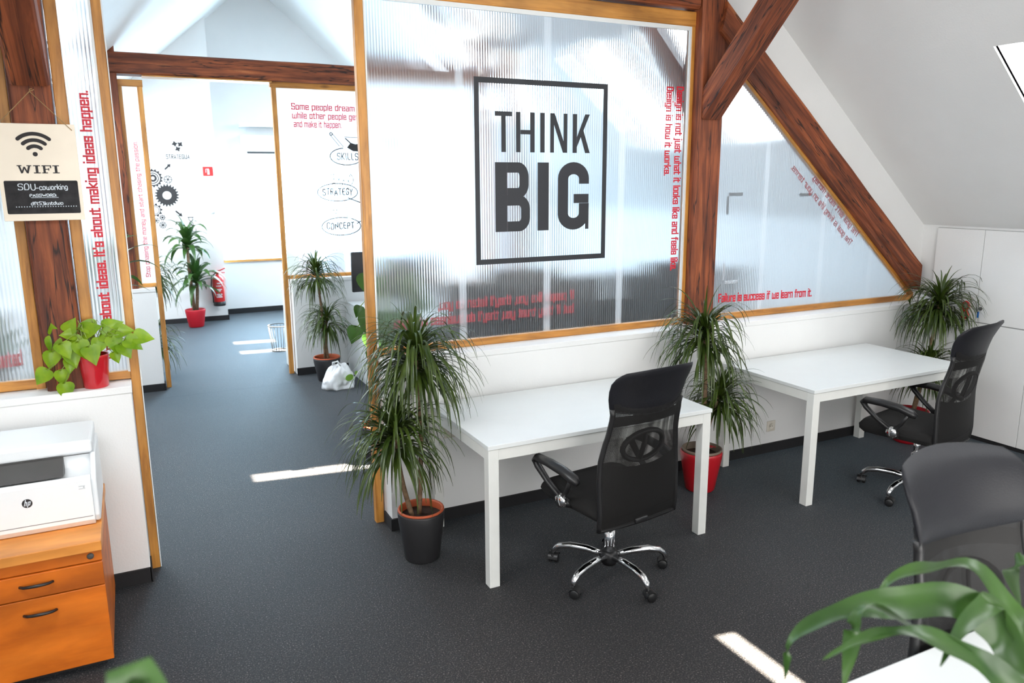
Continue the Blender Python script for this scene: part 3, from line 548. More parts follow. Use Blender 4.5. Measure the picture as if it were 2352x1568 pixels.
ln((1.955, 1.66), (1.965, 1.655)); ln((1.93, 1.69), (1.94, 1.69)); ln((1.97, 1.69), (1.98, 1.69))
ln((1.62, 1.34), (1.72, 1.36), t=.005)
link('drawn_bubbles', mb, 'ink', C2)

# ------------------------------------------------------------------ far wall graphics, sign, switch, extinguisher
EY = 11.898
def wallgfx(name, label, build):
    q = MB(); build(q); return tag(link(name, q, 'ink'), label, 'wall decal')
ET = lambda a, b: (a, EY, b)
def gear(q, cx_, cz, r, teeth, th_, rings=(), hub=0, spokes=0, core=0):
    n = teeth*4; ro = [(r if (i % 4) in (0, 1) else r-th_) for i in range(n)]; ri = core
    vs = [ET(cx_+ro[i]*math.cos(2*PI*i/n), cz+ro[i]*math.sin(2*PI*i/n)) for i in range(n)]+[ET(cx_+ri*math.cos(2*PI*i/n), cz+ri*math.sin(2*PI*i/n)) for i in range(n)]
    q.add(vs, [(k_, (k_+1) % n, (k_+1) % n+n, k_+n) for k_ in range(n)])
    for (a, b) in rings: disc(q, (cx_, cz), a, ET, 28, b)
    if hub: disc(q, (cx_, cz), hub, ET, 16)
    for i in range(spokes):
        a = 2*PI*i/spokes; stroke(q, [(cx_, cz), (cx_+core*math.cos(a), cz+core*math.sin(a))], .008, ET)
wallgfx('gear_decal', 'largest black toothed gear decal with a round hole on the far wall', lambda q: gear(q, .525, 1.81, .155, 22, .025, core=.057))
wallgfx('gear_decal', 'ringed black gear decal at upper left of the gear cluster', lambda q: gear(q, .367, 2.045, .125, 16, .018, [(.075, .062), (.05, .022)], core=.09))
wallgfx('gear_decal', 'small spoked gear decal above the largest gear', lambda q: gear(q, .556, 2.026, .058, 14, .010, core=.043, spokes=6, hub=.012))
wallgfx('gear_decal', 'open ring gear decal below the largest gear', lambda q: gear(q, .355, 1.61, .095, 10, .022, [(.055, .047)], core=.064))
wallgfx('gear_decal', 'tiny round-hubbed gear decal in the lowest cluster', lambda q: gear(q, .44, 1.507, .041, 9, .012, [(.015, .0001)], core=.022))
wallgfx('gear_decal', 'small spoked wheel decal in the lowest cluster, left one', lambda q: gear(q, .36, 1.467, .04, 12, .006, core=.031, spokes=6, hub=.009))
wallgfx('gear_decal', 'lowest spoked gear decal beside the corn plant top', lambda q: gear(q, .437, 1.404, .049, 14, .008, core=.038, spokes=8, hub=.01))
def arrow(q, x0, z0, x1, z1):
    d = Vector((x1-x0, z1-z0)); l = d.length; d.normalize(); n = Vector((-d.y, d.x)); P = lambda a, b: ET(x0+d.x*a+n.x*b, z0+d.y*a+n.y*b)
    q.add([P(0, -.011), P(l*.6, -.011), P(l*.6, -.03), P(l, 0), P(l*.6, .03), P(l*.6, .011), P(0, .011)], [(0, 1, 5, 6), (2, 3, 4)])
wallgfx('arrow_decal', 'black arrow decal pointing up to the puzzle pieces', lambda q: arrow(q, .528, 2.162, .608, 2.237))
wallgfx('arrow_decal', 'black arrow decal pointing down to the hourglass', lambda q: arrow(q, .616, 1.595, .70, 1.515))
def puz(q, cx_, cz, r, rot):
    vs = []
    for i in range(20):
        a = 2*PI*i/20+rot; rr = r*(1.35 if i % 5 in (0,) else (.75 if i % 5 in (2, 3) else 1.0)); vs.append(ET(cx_+rr*math.cos(a), cz+rr*math.sin(a)))
    q.add(vs+[ET(cx_, cz)], [(i, (i+1) % 20, 20) for i in range(20)])
wallgfx('puzzle_decal', 'black puzzle piece decal, upper left of three', lambda q: puz(q, .682, 2.508, .03, .2))
wallgfx('puzzle_decal', 'black puzzle piece decal, upper right of three', lambda q: puz(q, .752, 2.502, .03, .9))
wallgfx('puzzle_decal', 'black puzzle piece decal, lowest of three, above STRATEGIJA', lambda q: puz(q, .717, 2.44, .03, .5))
wallgfx('strategija_lettering', 'thin black capital lettering STRATEGIJA on the far wall', lambda q: fit(q, 'STRATEGIJA', lambda a, b: (.562+a, EY, 2.308+b), .295, .054, .15, .3))
def hg(q):
    for z in (1.502, 1.39): stroke(q, [(.768, z), (.838, z)], .010, ET)
    stroke(q, [(.778, 1.50), (.778, 1.47), (.80, 1.446), (.778, 1.42), (.778, 1.39)], .007, ET); stroke(q, [(.828, 1.50), (.828, 1.47), (.806, 1.446), (.828, 1.42), (.828, 1.39)], .007, ET)
    q.add([ET(.787, 1.397), ET(.82, 1.397), ET(.803, 1.425)], [(0, 1, 2)])
wallgfx('hourglass_decal', 'black hourglass decal just above the corn plant', hg)
wallgfx('cilj_lettering', 'black capital lettering CILJ half hidden by the corn plant top', lambda q: fit(q, 'CILJ', lambda a, b: (.77+a, EY, 1.30+b), .09, .045, .14, .24))
s_ = thing('fire_extinguisher_sign', 'small red square fire extinguisher sign with white symbol', 'sign', (1.083, 11.89, 2.075))
link('plate', MB().box(1.018, 1.149, 11.893, 11.9, 2.075, 2.2), 'extred', s_)
q = MB(); q.box(1.075, 1.103, 11.890, 11.893, 2.092, 2.16).box(1.08, 1.098, 11.890, 11.893, 2.16, 2.175).box(1.055, 1.08, 11.890, 11.893, 2.165, 2.172).box(1.053, 1.06, 11.890, 11.893, 2.12, 2.168); link('symbol', q, 'chalkw', s_)
s_ = thing('light_switch', 'small white light switch on the far wall', 'switch', (1.091, 11.89, 1.58)); link('plate', MB().rbox(1.055, 1.127, 11.888, 11.9, 1.545, 1.615, .004), 'white', s_); link('rocker', MB().rbox(1.07, 1.112, 11.882, 11.888, 1.56, 1.60, .002), 'wall', s_)
e = thing('fire_extinguisher', 'red fire extinguisher hanging on the far wall beside the corn plant', 'fire extinguisher', (1.09, 11.8, .24))
ec = (1.085, 11.79, 0)
link('cylinder', MB().lathe([(0, .29), (.078, .29), (.08, .30), (.08, .60), (.072, .635), (.045, .665), (.022, .68), (.022, .70), (0, .70)], ec, 24), 'extred', e)
link('base_ring', MB().lathe([(0, .235), (.08, .235), (.083, .25), (.083, .295), (.078, .297)], ec, 24), 'blk', e)
q = MB()
for z, a in ((.56, .3), (.52, .45), (.47, .5), (.45, .3), (.40, .5), (.38, .4), (.36, .5)):
    q.add([(ec[0]+.0812*math.cos(-PI/2+t_), ec[1]+.0812*math.sin(-PI/2+t_), zz) for zz in (z, z+.012) for t_ in (-a, -a/3, a/3, a)], [(0, 1, 5, 4), (1, 2, 6, 5), (2, 3, 7, 6)])
link('label', q, 'chalkw', e)
link('valve_handle', MB().rbox(1.06, 1.11, 11.77, 11.81, .70, .735, .006).tube([(1.05, 11.79, .735), (1.12, 11.76, .745), (1.19, 11.73, .78)], .008).tube([(1.06, 11.79, .72), (1.13, 11.76, .71), (1.18, 11.73, .715)], .007), 'extred', e)
link('hose', MB().tube([(1.06, 11.78, .71), (1.0, 11.75, .66), (.985, 11.74, .5), (1.0, 11.74, .36), (1.0, 11.76, .29)], .009), 'blk', e)
link('wall_bracket', MB().box(1.06, 1.11, 11.86, 11.9, .55, .66), 'blk', e)
ac = thing('air_conditioner', 'white wall mounted air conditioner on the end wall above the bright window', 'air conditioner', (2.0, 12.3, 2.4))
link('body', MB().rbox(1.61, 2.45, 12.16, 12.4, 2.40, 2.67, .03, 3), 'plast', ac); link('vent', MB().box(1.67, 2.40, 12.15, 12.17, 2.395, 2.425), 'grey', ac)

# ------------------------------------------------------------------ desks
def desk(name, label, x0, x1, y0, y1, h=.74, leg=.055, grp='white desks'):
    t = thing(name, label, 'desk', ((x0+x1)/2, (y0+y1)/2, 0), grp)
    bevel(link('desktop', MB().box(x0, x1, y0, y1, h-.022, h), 'white', t), .002)
    q = MB(); i = .004; b0, b1 = h-.078, h-.0245; j = i+leg; g = .006
    q.box(x0+j, x1-j, y0+g, y0+g+.03, b0, b1).box(x0+j, x1-j, y1-g-.03, y1-g, b0, b1).box(x0+g, x0+g+.03, y0+j, y1-j, b0, b1).box(x1-g-.03, x1-g, y0+j, y1-j, b0, b1)
    q.box(x0+.036, x1-.036, (y0+y1)/2-.02, (y0+y1)/2+.02, b0+.01, b1-.001); link('frame', q, 'wmetal', t)
    for a, b in ((x0+i, y0+i), (x1-i-leg, y0+i), (x0+i, y1-i-leg), (x1-i-leg, y1-i-leg)):
        bevel(link('leg', MB().box(a, a+leg, b, b+leg, 0, h-.0235), 'wmetal', t), .003)
    return t
desk('office_desk', 'white desk under the THINK BIG panel with a black chair in front', 1.43, 2.79, 3.165, 3.985)
desk('office_desk', 'white desk under the triangular panel at the right', 3.575, 5.0, 3.175, 3.985)
desk('office_desk', 'white desk in the right foreground corner under big green leaves', 1.42, 3.0, .42, 1.165)
dB = desk('office_desk', 'white desk in the middle room with a dark monitor on it', 1.99, 3.4, 7.2, 7.98, .74)
link('side_panel', MB().box(1.975, 1.99, 7.22, 7.96, .0, .715), 'white', dB)
for i_, xa in enumerate((2.15, 3.75)): o_ = tag(bevel(link('worktable', MB().box(xa, xa+1.4, 5.35, 6.15, .70, .74).box(xa+.02, xa+.06, 5.4, 6.1, 0, .70).box(xa+1.34, xa+1.38, 5.4, 6.1, 0, .70).box(xa+.06, xa+1.34, 5.72, 5.76, .1, .70), 'grey')), ('dark worktable blurred behind the left half of the big panel', 'dark worktable blurred behind the post and right end of the big panel')[i_], 'table')
def monitor(label, x, y, z, rot=0):
    m_ = thing('computer_monitor', label, 'monitor', (x, y, z)); 
    link('display', MB().rbox(-.29, .29, -.02, .02, .15, .55, .006), 'screen', m_, False); link('stand', MB().box(-.03, .03, -.01, .03, .01, .2), 'blk', m_, False)
    link('foot', MB().rbox(-.12, .12, -.09, .10, 0, .012, .004), 'blk', m_, False); m_.rotation_euler.z = rot; return m_
tag(bevel(link('desk_divider', MB().box(2.15, 3.62, 5.93, 5.97, .742, 1.19), 'grey'), .01), 'dark fabric desk divider blurred behind the lower right of the big panel', 'divider')
tag(bevel(link('desk_divider', MB().box(3.72, 5.15, 5.93, 5.97, .742, 1.19), 'grey'), .01), 'dark desk divider blurred low behind the triangular panel', 'divider')
monitor('dark monitor on the middle room desk beside the big leafy plant', 2.25, 7.6, .74, .0)
monitor('dark monitor blurred behind the lower middle of the big lettered panel', 2.75, 5.75, .74, -.1); monitor('dark monitor blurred behind the lower right of the big lettered panel', 4.2, 5.75, .74, .1)

# ------------------------------------------------------------------ office chair
def interp(tab, x):
    for (a, b), (c, d) in zip(tab, tab[1:]):
        if a <= x <= c: t_ = (x-a)/(c-a); t_ = t_*t_*(3-2*t_) if False else t_; return b+(d-b)*t_
    return tab[0][1] if x < tab[0][0] else tab[-1][1]
PR = [(.36, -.205), (.45, -.215), (.58, -.222), (.70, -.232), (.82, -.262), (.92, -.285), (1.0, -.292), (1.07, -.31), (1.13, -.345), (1.17, -.38)]
WD = [(.36, .238), (.60, .242), (.72, .236), (.84, .212), (.94, .205), (1.02, .224), (1.10, .234), (1.175, .232)]
def bp(u, z, off=0, curve=.055): return (u*interp(WD, z), interp(PR, z)+curve*(u*u)*min(1, max(.3, (z-.3)*2))+off, z)
def make_chair(name, label, seed=0, phase=51):
    t = thing(name, label, 'chair', (0, 0, 0), 'black mesh office chairs')
    us = [-1+2*i/16 for i in range(17)]; zs = [.37+i*(1.0-.37)/22 for i in range(23)]
    link('mesh_back', MB().grid([[bp(u, z) for u in us] for z in zs]), 'mesh', t, False)
    link('rear_mesh', MB().grid([[bp(u*.985, z, -.018) for u in us] for z in zs]), 'mesh', t, False)
    q = MB()
    for s in (-1, 1): q.tube([bp(s, z, -.008) for z in zs if z < .99], .013, 8)
    q.tube([bp(u, .375, -.008) for u in us], .012, 8)
    q.grid([[bp(u, z, -.01) for u in us] for z in (.365, .40, .43)], True)
    link('back_frame', q, 'blk', t, False)
    # bars behind the mesh
    q = MB(); q.grid([[bp(u*.98, z-.012*math.cos(u*1.5)*-1-.02, -.006) for u in us] for z in (.90, .925, .95)], True)
    q.tube([bp(.52*math.cos(2*PI*i/24)-.1, .775+.075*math.sin(2*PI*i/24), -.008) for i in range(25)], .013, 8, cap=False)
    q.tube([bp(-.16, .70, -.008), bp(-.12, .78, -.008), bp(-.16, .85, -.008)], .012, 8)
    q.grid([[bp(u*.96, z-.03*(1-u*u), -.009) for u in us] for z in (.40, .5, .6, .70)], True)
    link('lumbar_support', q, 'fabric', t, False)
    # headrest: closed padded shell, lower edge sagging in the middle
    rows = []; zs2 = [0, .12, .3, .5, .7, .85, .94, 1.0]
    def zz(u, f): lo = .938+.03*(u*u)-.01; hi = 1.155+.018*(1-u*u)-.004; return lo+(hi-lo)*f
    def hp(u, f, side): 
        z = zz(u, f); th_ = .020*math.sqrt(max(0, 1-(2*f-1)**4))*math.sqrt(max(0, 1-abs(u)**8))+.001
        kx = 1-.16*max(0, (f-.55)/.45)**3; p = bp(u*kx*1.03, min(z, 1.172)); return (p[0], p[1]+side*th_, z)
    us2 = [math.sin(PI/2*(-1+2*i/20)) for i in range(21)]
    q = MB(); q.grid([[hp(u, f, -1) for u in us2] for f in zs2]); q.grid([[hp(u, f, 1) for u in us2] for f in zs2])
    e1 = [hp(u, 0, -1) for u in us2]; e2 = [hp(u, 0, 1) for u in us2]; q.grid([e1, e2]); q.grid([[hp(u, 1, -1) for u in us2], [hp(u, 1, 1) for u in us2]])
    for s in (-1, 1): q.grid([[hp(s, f, -1) for f in zs2], [hp(s, f, 1) for f in zs2]])
    link('headrest', q, 'leather', t, False)
    link('headrest_seam', MB().tube([(lambda p: (p[0], p[1]-.003, p[2]))(hp(u, .03, -1)) for u in us2], .0035, 6), 'leather', t, False)
    # seat cushion with rolled front
    rows = []; n = 24
    prof = [(-.20, .455), (-.21, .425), (-.19, .405), (0, .40), (.17, .392), (.235, .395), (.268, .418), (.272, .455), (.25, .485), (.2, .498), (.1, .494), (-.05, .484), (-.19, .48)]
    for i in range(n+1):
        u = -1+2*i/n; e_ = math.sqrt(max(0, 1-abs(u)**10)); cyy, czz = .02, .447
        rows.append([(.255*u, cyy+(y-cyy)*(.9+.1*e_), czz+(z-czz)*(.12+.88*e_)) for y, z in prof])
    q = MB().grid(rows, wrap=True); m = len(prof); q.f += [tuple(range(m)), tuple(n*m+k_ for k_ in range(m))]; q.sm += [True, True]
    link('seat', q, 'fabric', t, False)
    link('tilt_mechanism', MB().rbox(-.08, .08, -.12, .10, .355, .41, .012).rbox(-.04, .04, -.235, -.10, .37, .40, .008).tube([(.0, -.02, .37), (.28, .02, .375)], .007), 'blk', t, False)
    for s in (-1, 1):
        q = MB()
        def ax(x): return s*x
        q.tube([(ax(.285), .03, .47), (ax(.30), .12, .53), (ax(.31), .19, .59), (ax(.31), .21, .62)], [.014, .013, .015, .018], 8, flat=1.4)
        q.tube([(ax(.285), .03, .47), (ax(.30), -.03, .53), (ax(.31), -.07, .60)], [.014, .011, .012], 8)
        q.tube([(ax(.31), .215, .612), (ax(.312), .19, .636), (ax(.315), .09, .64), (ax(.312), -.02, .63), (ax(.305), -.09, .608), (ax(.30), -.115, .594)], [.017, .021, .022, .023, .024, .013], 10, flat=1.25)
        q.tube([(ax(.235), .02, .43), (ax(.275), .02, .455)], .022, 8)
        ar = link('armrest', q, 'blk', t, False)
        link('chrome_cap', MB().lathe([(0, .012), (.02, .011), (.031, .006), (.036, -.004), (.036, -.014)], (0, 0, 0), 20, X=Matrix.Translation((ax(.298), .028, .462)) @ Matrix.Rotation(s*PI/2, 4, 'Y') ), 'chrome', ar, False)
    link('gas_lift', MB().tube([(0, 0, .12), (0, 0, .27)], .028, 14).tube([(0, 0, .27), (0, 0, .37)], .019, 14), 'chrome', t, False)
    link('base_hub', MB().lathe([(0, .055), (.035, .06), (.045, .08), (.046, .12), (.036, .135), (0, .137)], n=18), 'blk', t, False)
    for k_ in range(5):
        a = math.radians(phase+72*k_); X = Matrix.Rotation(a, 4, 'Z')
        lg = link('star_leg', MB().tube([(.035, 0, .105), (.12, 0, .118), (.21, 0, .118), (.27, 0, .105), (.295, 0, .085), (.305, 0, .062)], [.015, .017, .017, .016, .014, .011], 10, X=X, flat=1.15), 'chrome', t, False)
        b_ = random.Random(seed*5+k_).uniform(0, 6); X2 = X @ Matrix.Translation((.305, 0, 0)) @ Matrix.Rotation(b_, 4, 'Z')
        q = MB(); 
        for s in (-1, 1): q.lathe([(0, -.009), (.020, -.009), (.025, -.005), (.025, .005), (.020, .009), (0, .009)], n=18, X=X2 @ Matrix.Translation((.012, s*.016, .025)) @ Matrix.Rotation(PI/2, 4, 'X'))
        q.rbox(-.014, .03, -.009, .009, .022, .052, .006, X=X2).tube([(0, 0, .04), (0, 0, .066)], .006, 8, X=X2)
        q.grid([[(.012+.03*math.cos(a_), y, .025+.03*math.sin(a_)) for y in (-.026, -.01, .01, .026)] for a_ in [PI*.1+PI*.9*i/8 for i in range(9)]], X=X2)
        link('caster', q, 'blk', lg, False)
    return t
c1 = make_chair('office_chair', 'black mesh high-back chair at the desk under THINK BIG', 1, 51); c1.location = (2.04, 3.03, 0); c1.rotation_euler.z = math.radians(7)
def place(label, x, y, rz, grp='black mesh office chairs'):
    c = copy_tree(c1); c.location = (x, y, 0); c.rotation_euler.z = math.radians(rz); c['label'] = label; return c
c2 = place('black mesh chair at the desk under the triangular panel', 4.34, 3.02, 11)
for ch in c2.children:
    if ch.name.startswith('star_leg'): ch.rotation_euler.z = math.radians(-16)
c3 = place('black mesh chair in the near right foreground, cut by the frame', 2.015, .98, 176)
for ch in [q for q in bpy.data.objects if q.parent == c3 and q.name.startswith('armrest')]:
    for g_ in list(ch.children): bpy.data.objects.remove(g_)
    bpy.data.objects.remove(ch)
for ch in c3.children:      # this chair is wound up higher
    if not ch.name.startswith(('star_leg', 'base_hub')): ch.location.z += .02 if ch.name.startswith('gas_lift') else .05
place('black mesh chair blurred behind the left part of the big panel', 2.35, 4.95, 8)
place('black mesh chair blurred behind the middle of the big panel', 3.05, 4.9, -10)
place('black mesh chair blurred behind the right part of the big panel', 3.75, 5.0, 5)

# ------------------------------------------------------------------ plants
def leaf(mb, p, d, length, width, rng, droop, segs=8, fold=.25, taper=1.0, tw=0, curl=0):
    p = Vector(p); d = Vector(d).normalized(); side0 = d.cross(Vector((0, 0, 1)))
    side0 = side0.normalized() if side0.length > .05 else Vector((rng.uniform(-1, 1), rng.uniform(-1, 1), 0)).normalized()
    st = length/segs; rows = []; a_ = rng.uniform(-tw, tw)
    for i in range(segs+1):
        t_ = i/segs; w_ = width*(min(1, .45+t_*3.2)*(1-t_**2.2*taper)+.03); 
        d2 = d.normalized(); sd = side0-d2*side0.dot(d2); sd = sd.normalized(); n_ = sd.cross(d2)
        aa = a_*t_+curl*math.sin(t_*9+a_*4)*.25; s2 = sd*math.cos(aa)+n_*math.sin(aa); n2 = -sd*math.sin(aa)+n_*math.cos(aa)
        rows.append([tuple(p-s2*w_+n2*w_*fold), tuple(p), tuple(p+s2*w_+n2*w_*fold)])
        p = p+d2*st; d = d2+Vector((0, 0, -1))*droop*st*(.35+1.3*t_)
    mb.grid(rows)
def marg_head(mb, c, rng, n=110, ln_=.36, wd=.0075, spread=1.0, droop=5.5):
    for i in range(n):
        f = i/n; el = math.radians(72-(f**.8)*84+rng.uniform(-18, 16)); az = rng.uniform(0, 2*PI)
        d = (math.cos(az)*math.cos(el)*spread, math.sin(az)*math.cos(el)*spread, math.sin(el))
        l_ = ln_*(.75 if el > 1.15 else 1.12)*rng.uniform(.7, 1.2)
        leaf(mb, (c[0]+d[0]*.015, c[1]+d[1]*.015, c[2]-f*.13+rng.uniform(-.01, .01)), d, l_, wd*rng.uniform(.8, 1.2), rng, droop*rng.uniform(.9, 2.6), 9, .3, .9)
def pot_parts(t, c, h, r0, r1, style):
    cx_, cy_ = c
    if style == 'charcoal':
        link('pot', MB().lathe([(0, 0), (r0, 0), (r0+.006, .008), (r1-.004, h*.8), (r1, h-.01), (r1-.003, h), (r1-.012, h), (r1-.016, h-.03)], (cx_, cy_, 0)), 'charc', t)
        link('pot_rim', MB().lathe([(r1-.016, h-.03), (r1-.016, h+.004), (r1-.012, h+.012), (r1-.004, h+.012), (r1-.001, h+.003), (r1-.008, h-.002), (r1-.02, h-.05)], (cx_, cy_, 0)), 'terra', t)
    else:
        m = 'redm' if style == 'redm' else 'red'
        link('pot', MB().lathe([(0, 0), (r0-.01, 0), (r0, .012), (r1-.003, h*.85), (r1, h-.012), (r1-.003, h), (r1-.012, h), (r1-.018, h-.05)], (cx_, cy_, 0)), m, t)
        if style == 'inner': link('inner_pot_rim', MB().lathe([(r1-.03, h-.05), (r1-.018, h+.01), (r1-.014, h+.016), (r1-.006, h+.012), (r1-.008, h+.002), (r1-.02, h-.05)], (cx_+.008, cy_+.005, 0)), 'taupe', t)
    rng = random.Random(int(cx_*100)); n = 16
    link('soil', MB().grid([[(cx_+(r1-.016)*f*math.cos(2*PI*k_/n), cy_+(r1-.016)*f*math.sin(2*PI*k_/n), h-.028+rng.uniform(-.004, .006)) for k_ in range(n)] for f in (.02, .35, .7, 1)], wrap=True), 'soil', t)
def marginata(label, c, h, r0, r1, style, heads, seed, cat='plant', n=230, ln_=.40, wd=.0085):
    rng = random.Random(seed); t = thing('dracaena_plant', label, 'potted plant', (c[0], c[1], 0)); pot_parts(t, c, h, r0, r1, style)
    for i, (hx, hy, hz, k_, lz) in enumerate(heads):
        b_ = Vector((c[0]+(hx-c[0])*.25+rng.uniform(-.02, .02), c[1]+(hy-c[1])*.25, h-.04)); e_ = Vector((hx, hy, hz)); pts = []
        for s in range(9):
            f = s/8; pts.append(b_.lerp(e_, f)+Vector((math.sin(f*PI)*.02*(-1)**i, 0, 0)))
        link('trunk', MB().tube(pts, [.014-.003*s/8 for s in range(9)], 8), 'trunk', t)
        q = MB(); marg_head(q, (hx, hy, hz), rng, int(n*k_), ln_*lz, wd)
        if c[1] < 8: yw = 3.998 if c[1] < 4 else 7.975; q.v = [(min(x, XR-.035), min(y, yw if z < 1.03 else yw+.12), z) for x, y, z in q.v]     # leaves bend along the wall
        link('foliage', q, 'leafd', t)
    return t
marginata('tall dracaena in charcoal pot with orange rim at the doorway end of the white wall', (1.25, 3.64), .27, .088, .125, 'charcoal', [(1.262, 3.69, 1.13, 1.2, .92), (1.115, 3.60, .76, 1.0, .82)], 3)
marginata('dracaena in red pot behind the first desk leg, between the two desks', (3.185, 3.70), .265, .095, .135, 'inner', [(3.20, 3.74, 1.06, .9, .86), (3.32, 3.70, .64, .8, .74)], 5)
marginata('dracaena in red pot in the right corner behind the second desk', (5.22, 3.72), .25, .10, .135, 'redm', [(5.46, 3.74, 1.08, 1.1, .85), (5.36, 3.70, .62, .7, .75)], 8)
marginata('dracaena in charcoal pot standing in the middle room by the far doorway', (1.68, 7.66), .235, .09, .135, 'charcoal', [(1.62, 7.68, 1.13, .8, .78), (1.70, 7.64, .66, .75, .74)], 11, n=210)
marginata('dracaena half hidden behind the left post of the far doorway', (.06, 8.75), .25, .09, .13, 'charcoal', [(.16, 8.75, 1.10, .7, .9), (.14, 8.7, .42, .6, .8)], 13)
def corn(label, c, h, r0, r1, style, heads, seed, ln_=.38, wd=.032, droop=4.0):
    rng = random.Random(seed); t = thing('corn_plant', label, 'potted plant', (c[0], c[1], 0)); pot_parts(t, c, h, r0, r1, style)
    for (hx, hy, hz, n) in heads:
        link('cane', MB().tube([(c[0]+(hx-c[0])*.4, c[1]+(hy-c[1])*.4, h-.04), (hx, hy, hz*.6+h*.3), (hx, hy, hz)], [.024, .022, .018], 10), 'trunk', t)
        q = MB()
        for i in range(n):
            f = i/n; el = math.radians(78-f*75+rng.uniform(-8, 8)); az = i*2.4+rng.uniform(-.3, .3)
            leaf(q, (hx, hy, hz-f*.16), (math.cos(az)*math.cos(el), math.sin(az)*math.cos(el), math.sin(el)), ln_*rng.uniform(.7, 1.15), wd*rng.uniform(.8, 1.15), rng, droop*rng.uniform(.7, 1.4), 9, .2, 1.0, .5, .3)
        link('foliage', q, 'leafc', t)
    return t
corn('broad-leaved corn plant in a matt red pot by the far wall', (.73, 11.5), .25, .10, .135, 'redm', [(.70, 11.5, 1.22, 30), (.78, 11.5, .72, 30)], 4, ln_=.46, wd=.046, droop=6)
corn('broad-leaved corn plant mostly hidden behind the left partition wall', (-.22, 6.5), .3, .12, .15, 'redm', [(-.20, 6.5, 1.32, 26)], 6, ln_=.46, wd=.04, droop=5)
corn('leafy bright green plant blurred behind the left edge panel', (-.72, 4.75), .3, .12, .15, 'charcoal', [(-.66, 4.75, 1.10, 24), (-.80, 4.8, .95, 20)], 9, ln_=.32).children[-1].data.materials[0] = M_['leafp']
def heart(mb, p, d, nrm, size, rng, cup=.18):
    p = Vector(p); d = Vector(d).normalized(); n_ = Vector(nrm); n_ = (n_-d*n_.dot(d)).normalized(); s_ = d.cross(n_)
    pr = [(-.12, .0), (-.10, .30), (.02, .44), (.18, .48), (.40, .42), (.62, .29), (.82, .13), (1.0, .0)]
    rows = []
    for i, (a, w_) in enumerate(pr):
        b_ = -cup*(a**2)*size; row = []
        for f in (-1, -.5, 0, .5, 1):
            aa = a if not (i == 0) else a+.12*(1-abs(f)); row.append(tuple(p+d*aa*size+s_*w_*f*size+n_*(b_+abs(f)*w_*.35*size)))
        rows.append(row)
    mb.grid(rows)
# big-leaved climber beside the partition post, seen in the middle room
rng = random.Random(31)
bl = thing('philodendron_plant', 'big-leaved green plant behind the honey post of the big panel', 'potted plant', (1.5, 5.2, 0)); pot_parts(bl, (1.5, 5.2), .26, .11, .14, 'charcoal')
link('stem', MB().tube([(1.5, 5.2, .22), (1.48, 5.2, .7), (1.5, 5.2, 1.35)], .014), 'stem', bl)
q = MB(); qs = MB()
for (x, y, z, dx, dy, dz, s) in ((1.43, 5.17, 1.35, .1, -.1, -1, .15), (1.38, 5.17, 1.13, -.35, -.1, -.75, .08), (1.455, 5.1, 1.10, .0, -.2, -1, .24), (1.33, 5.1, 1.0, -.35, 0, -1, .12), (1.42, 5.05, .96, .05, -.2, -1, .15), (1.45, 5.1, .84, -.1, 0, -1, .13),
                               (1.62, 5.2, 1.3, .8, -.2, -.4, .2), (1.58, 5.1, 1.1, .6, -.4, -.6, .2), (1.6, 5.2, .95, .8, 0, -.6, .2), (1.55, 5.3, 1.4, .3, .5, .1, .2), (1.7, 5.3, 1.15, .9, 0, -.2, .2)):
    heart(q, (x, y, z), (dx, dy, dz), (-.2, -1, .4), s, rng); qs.tube([(1.49, 5.2, max(.5, z-.1)), ((x+1.49)/2, (y+5.2)/2, z+.05), (x, y, z)], .004, 6)
link('foliage', q, 'leafb', bl); link('leaf_stalks', qs, 'stem', bl)
# pothos in the shiny red pot on the left ledge
px_, py_, pz = -.208, 4.085, 1.02
po = thing('pothos_plant', 'bright green pothos in a shiny red pot on the left ledge', 'potted plant', (px_, py_, pz))
link('pot', MB().lathe([(0, 0), (.050, 0), (.053, .004), (.067, .145), (.069, .158), (.066, .16), (.062, .158), (.06, .13)], (px_, py_, pz), 32), 'red', po)
link('soil', MB().lathe([(.001, .135), (.061, .133)], (px_, py_, pz), 20), 'soil', po)
rng = random.Random(5); q = MB(); qs = MB(); z0 = pz+.14
LV = [(-.40, -.03, 1.155, -.6, -.1, -.75, .085), (-.345, -.05, 1.15, .1, -.1, -1, .075), (-.372, -.02, 1.235, -.2, -.2, -1, .085), (-.36, -.0, 1.30, -.2, -.2, -.9, .08), (-.36, .0, 1.325, .0, -.3, .8, .05), (-.30, -.01, 1.33, .45, -.2, .7, .075), (-.33, -.06, 1.275, .35, -.4, -.6, .085),
      (-.30, -.05, 1.24, .3, -.3, -.9, .09), (-.285, -.03, 1.285, .6, -.2, -.3, .08), (-.335, -.06, 1.09, .05, -.1, -1, .085), (-.26, -.05, 1.275, .35, -.3, -.9, .09), (-.235, .0, 1.315, .6, -.3, .25, .095), (-.22, -.06, 1.25, .35, -.4, -1, .095), (-.17, -.04, 1.28, -.3, -.3, -.9, .08),
      (-.16, -.02, 1.30, .7, -.2, -.2, .09), (-.12, -.04, 1.285, .3, -.3, -1, .09), (-.10, -.02, 1.31, 1, -.2, .05, .085), (-.085, -.05, 1.25, .5, -.2, -.8, .085), (-.02, -.04, 1.28, 1, -.1, -.15, .09), (-.06, -.05, 1.27, .9, -.2, -.6, .09), (-.19, .01, 1.33, -.8, -.2, .2, .09), (-.12, -.03, 1.21, .4, -.2, -1, .06), (-.145, .0, 1.325, .5, -.1, .2, .09), (-.3, -.05, 1.2, -.1, -.4, -1, .07), (-.27, -.02, 1.31, -.9, -.1, .1, .07)]
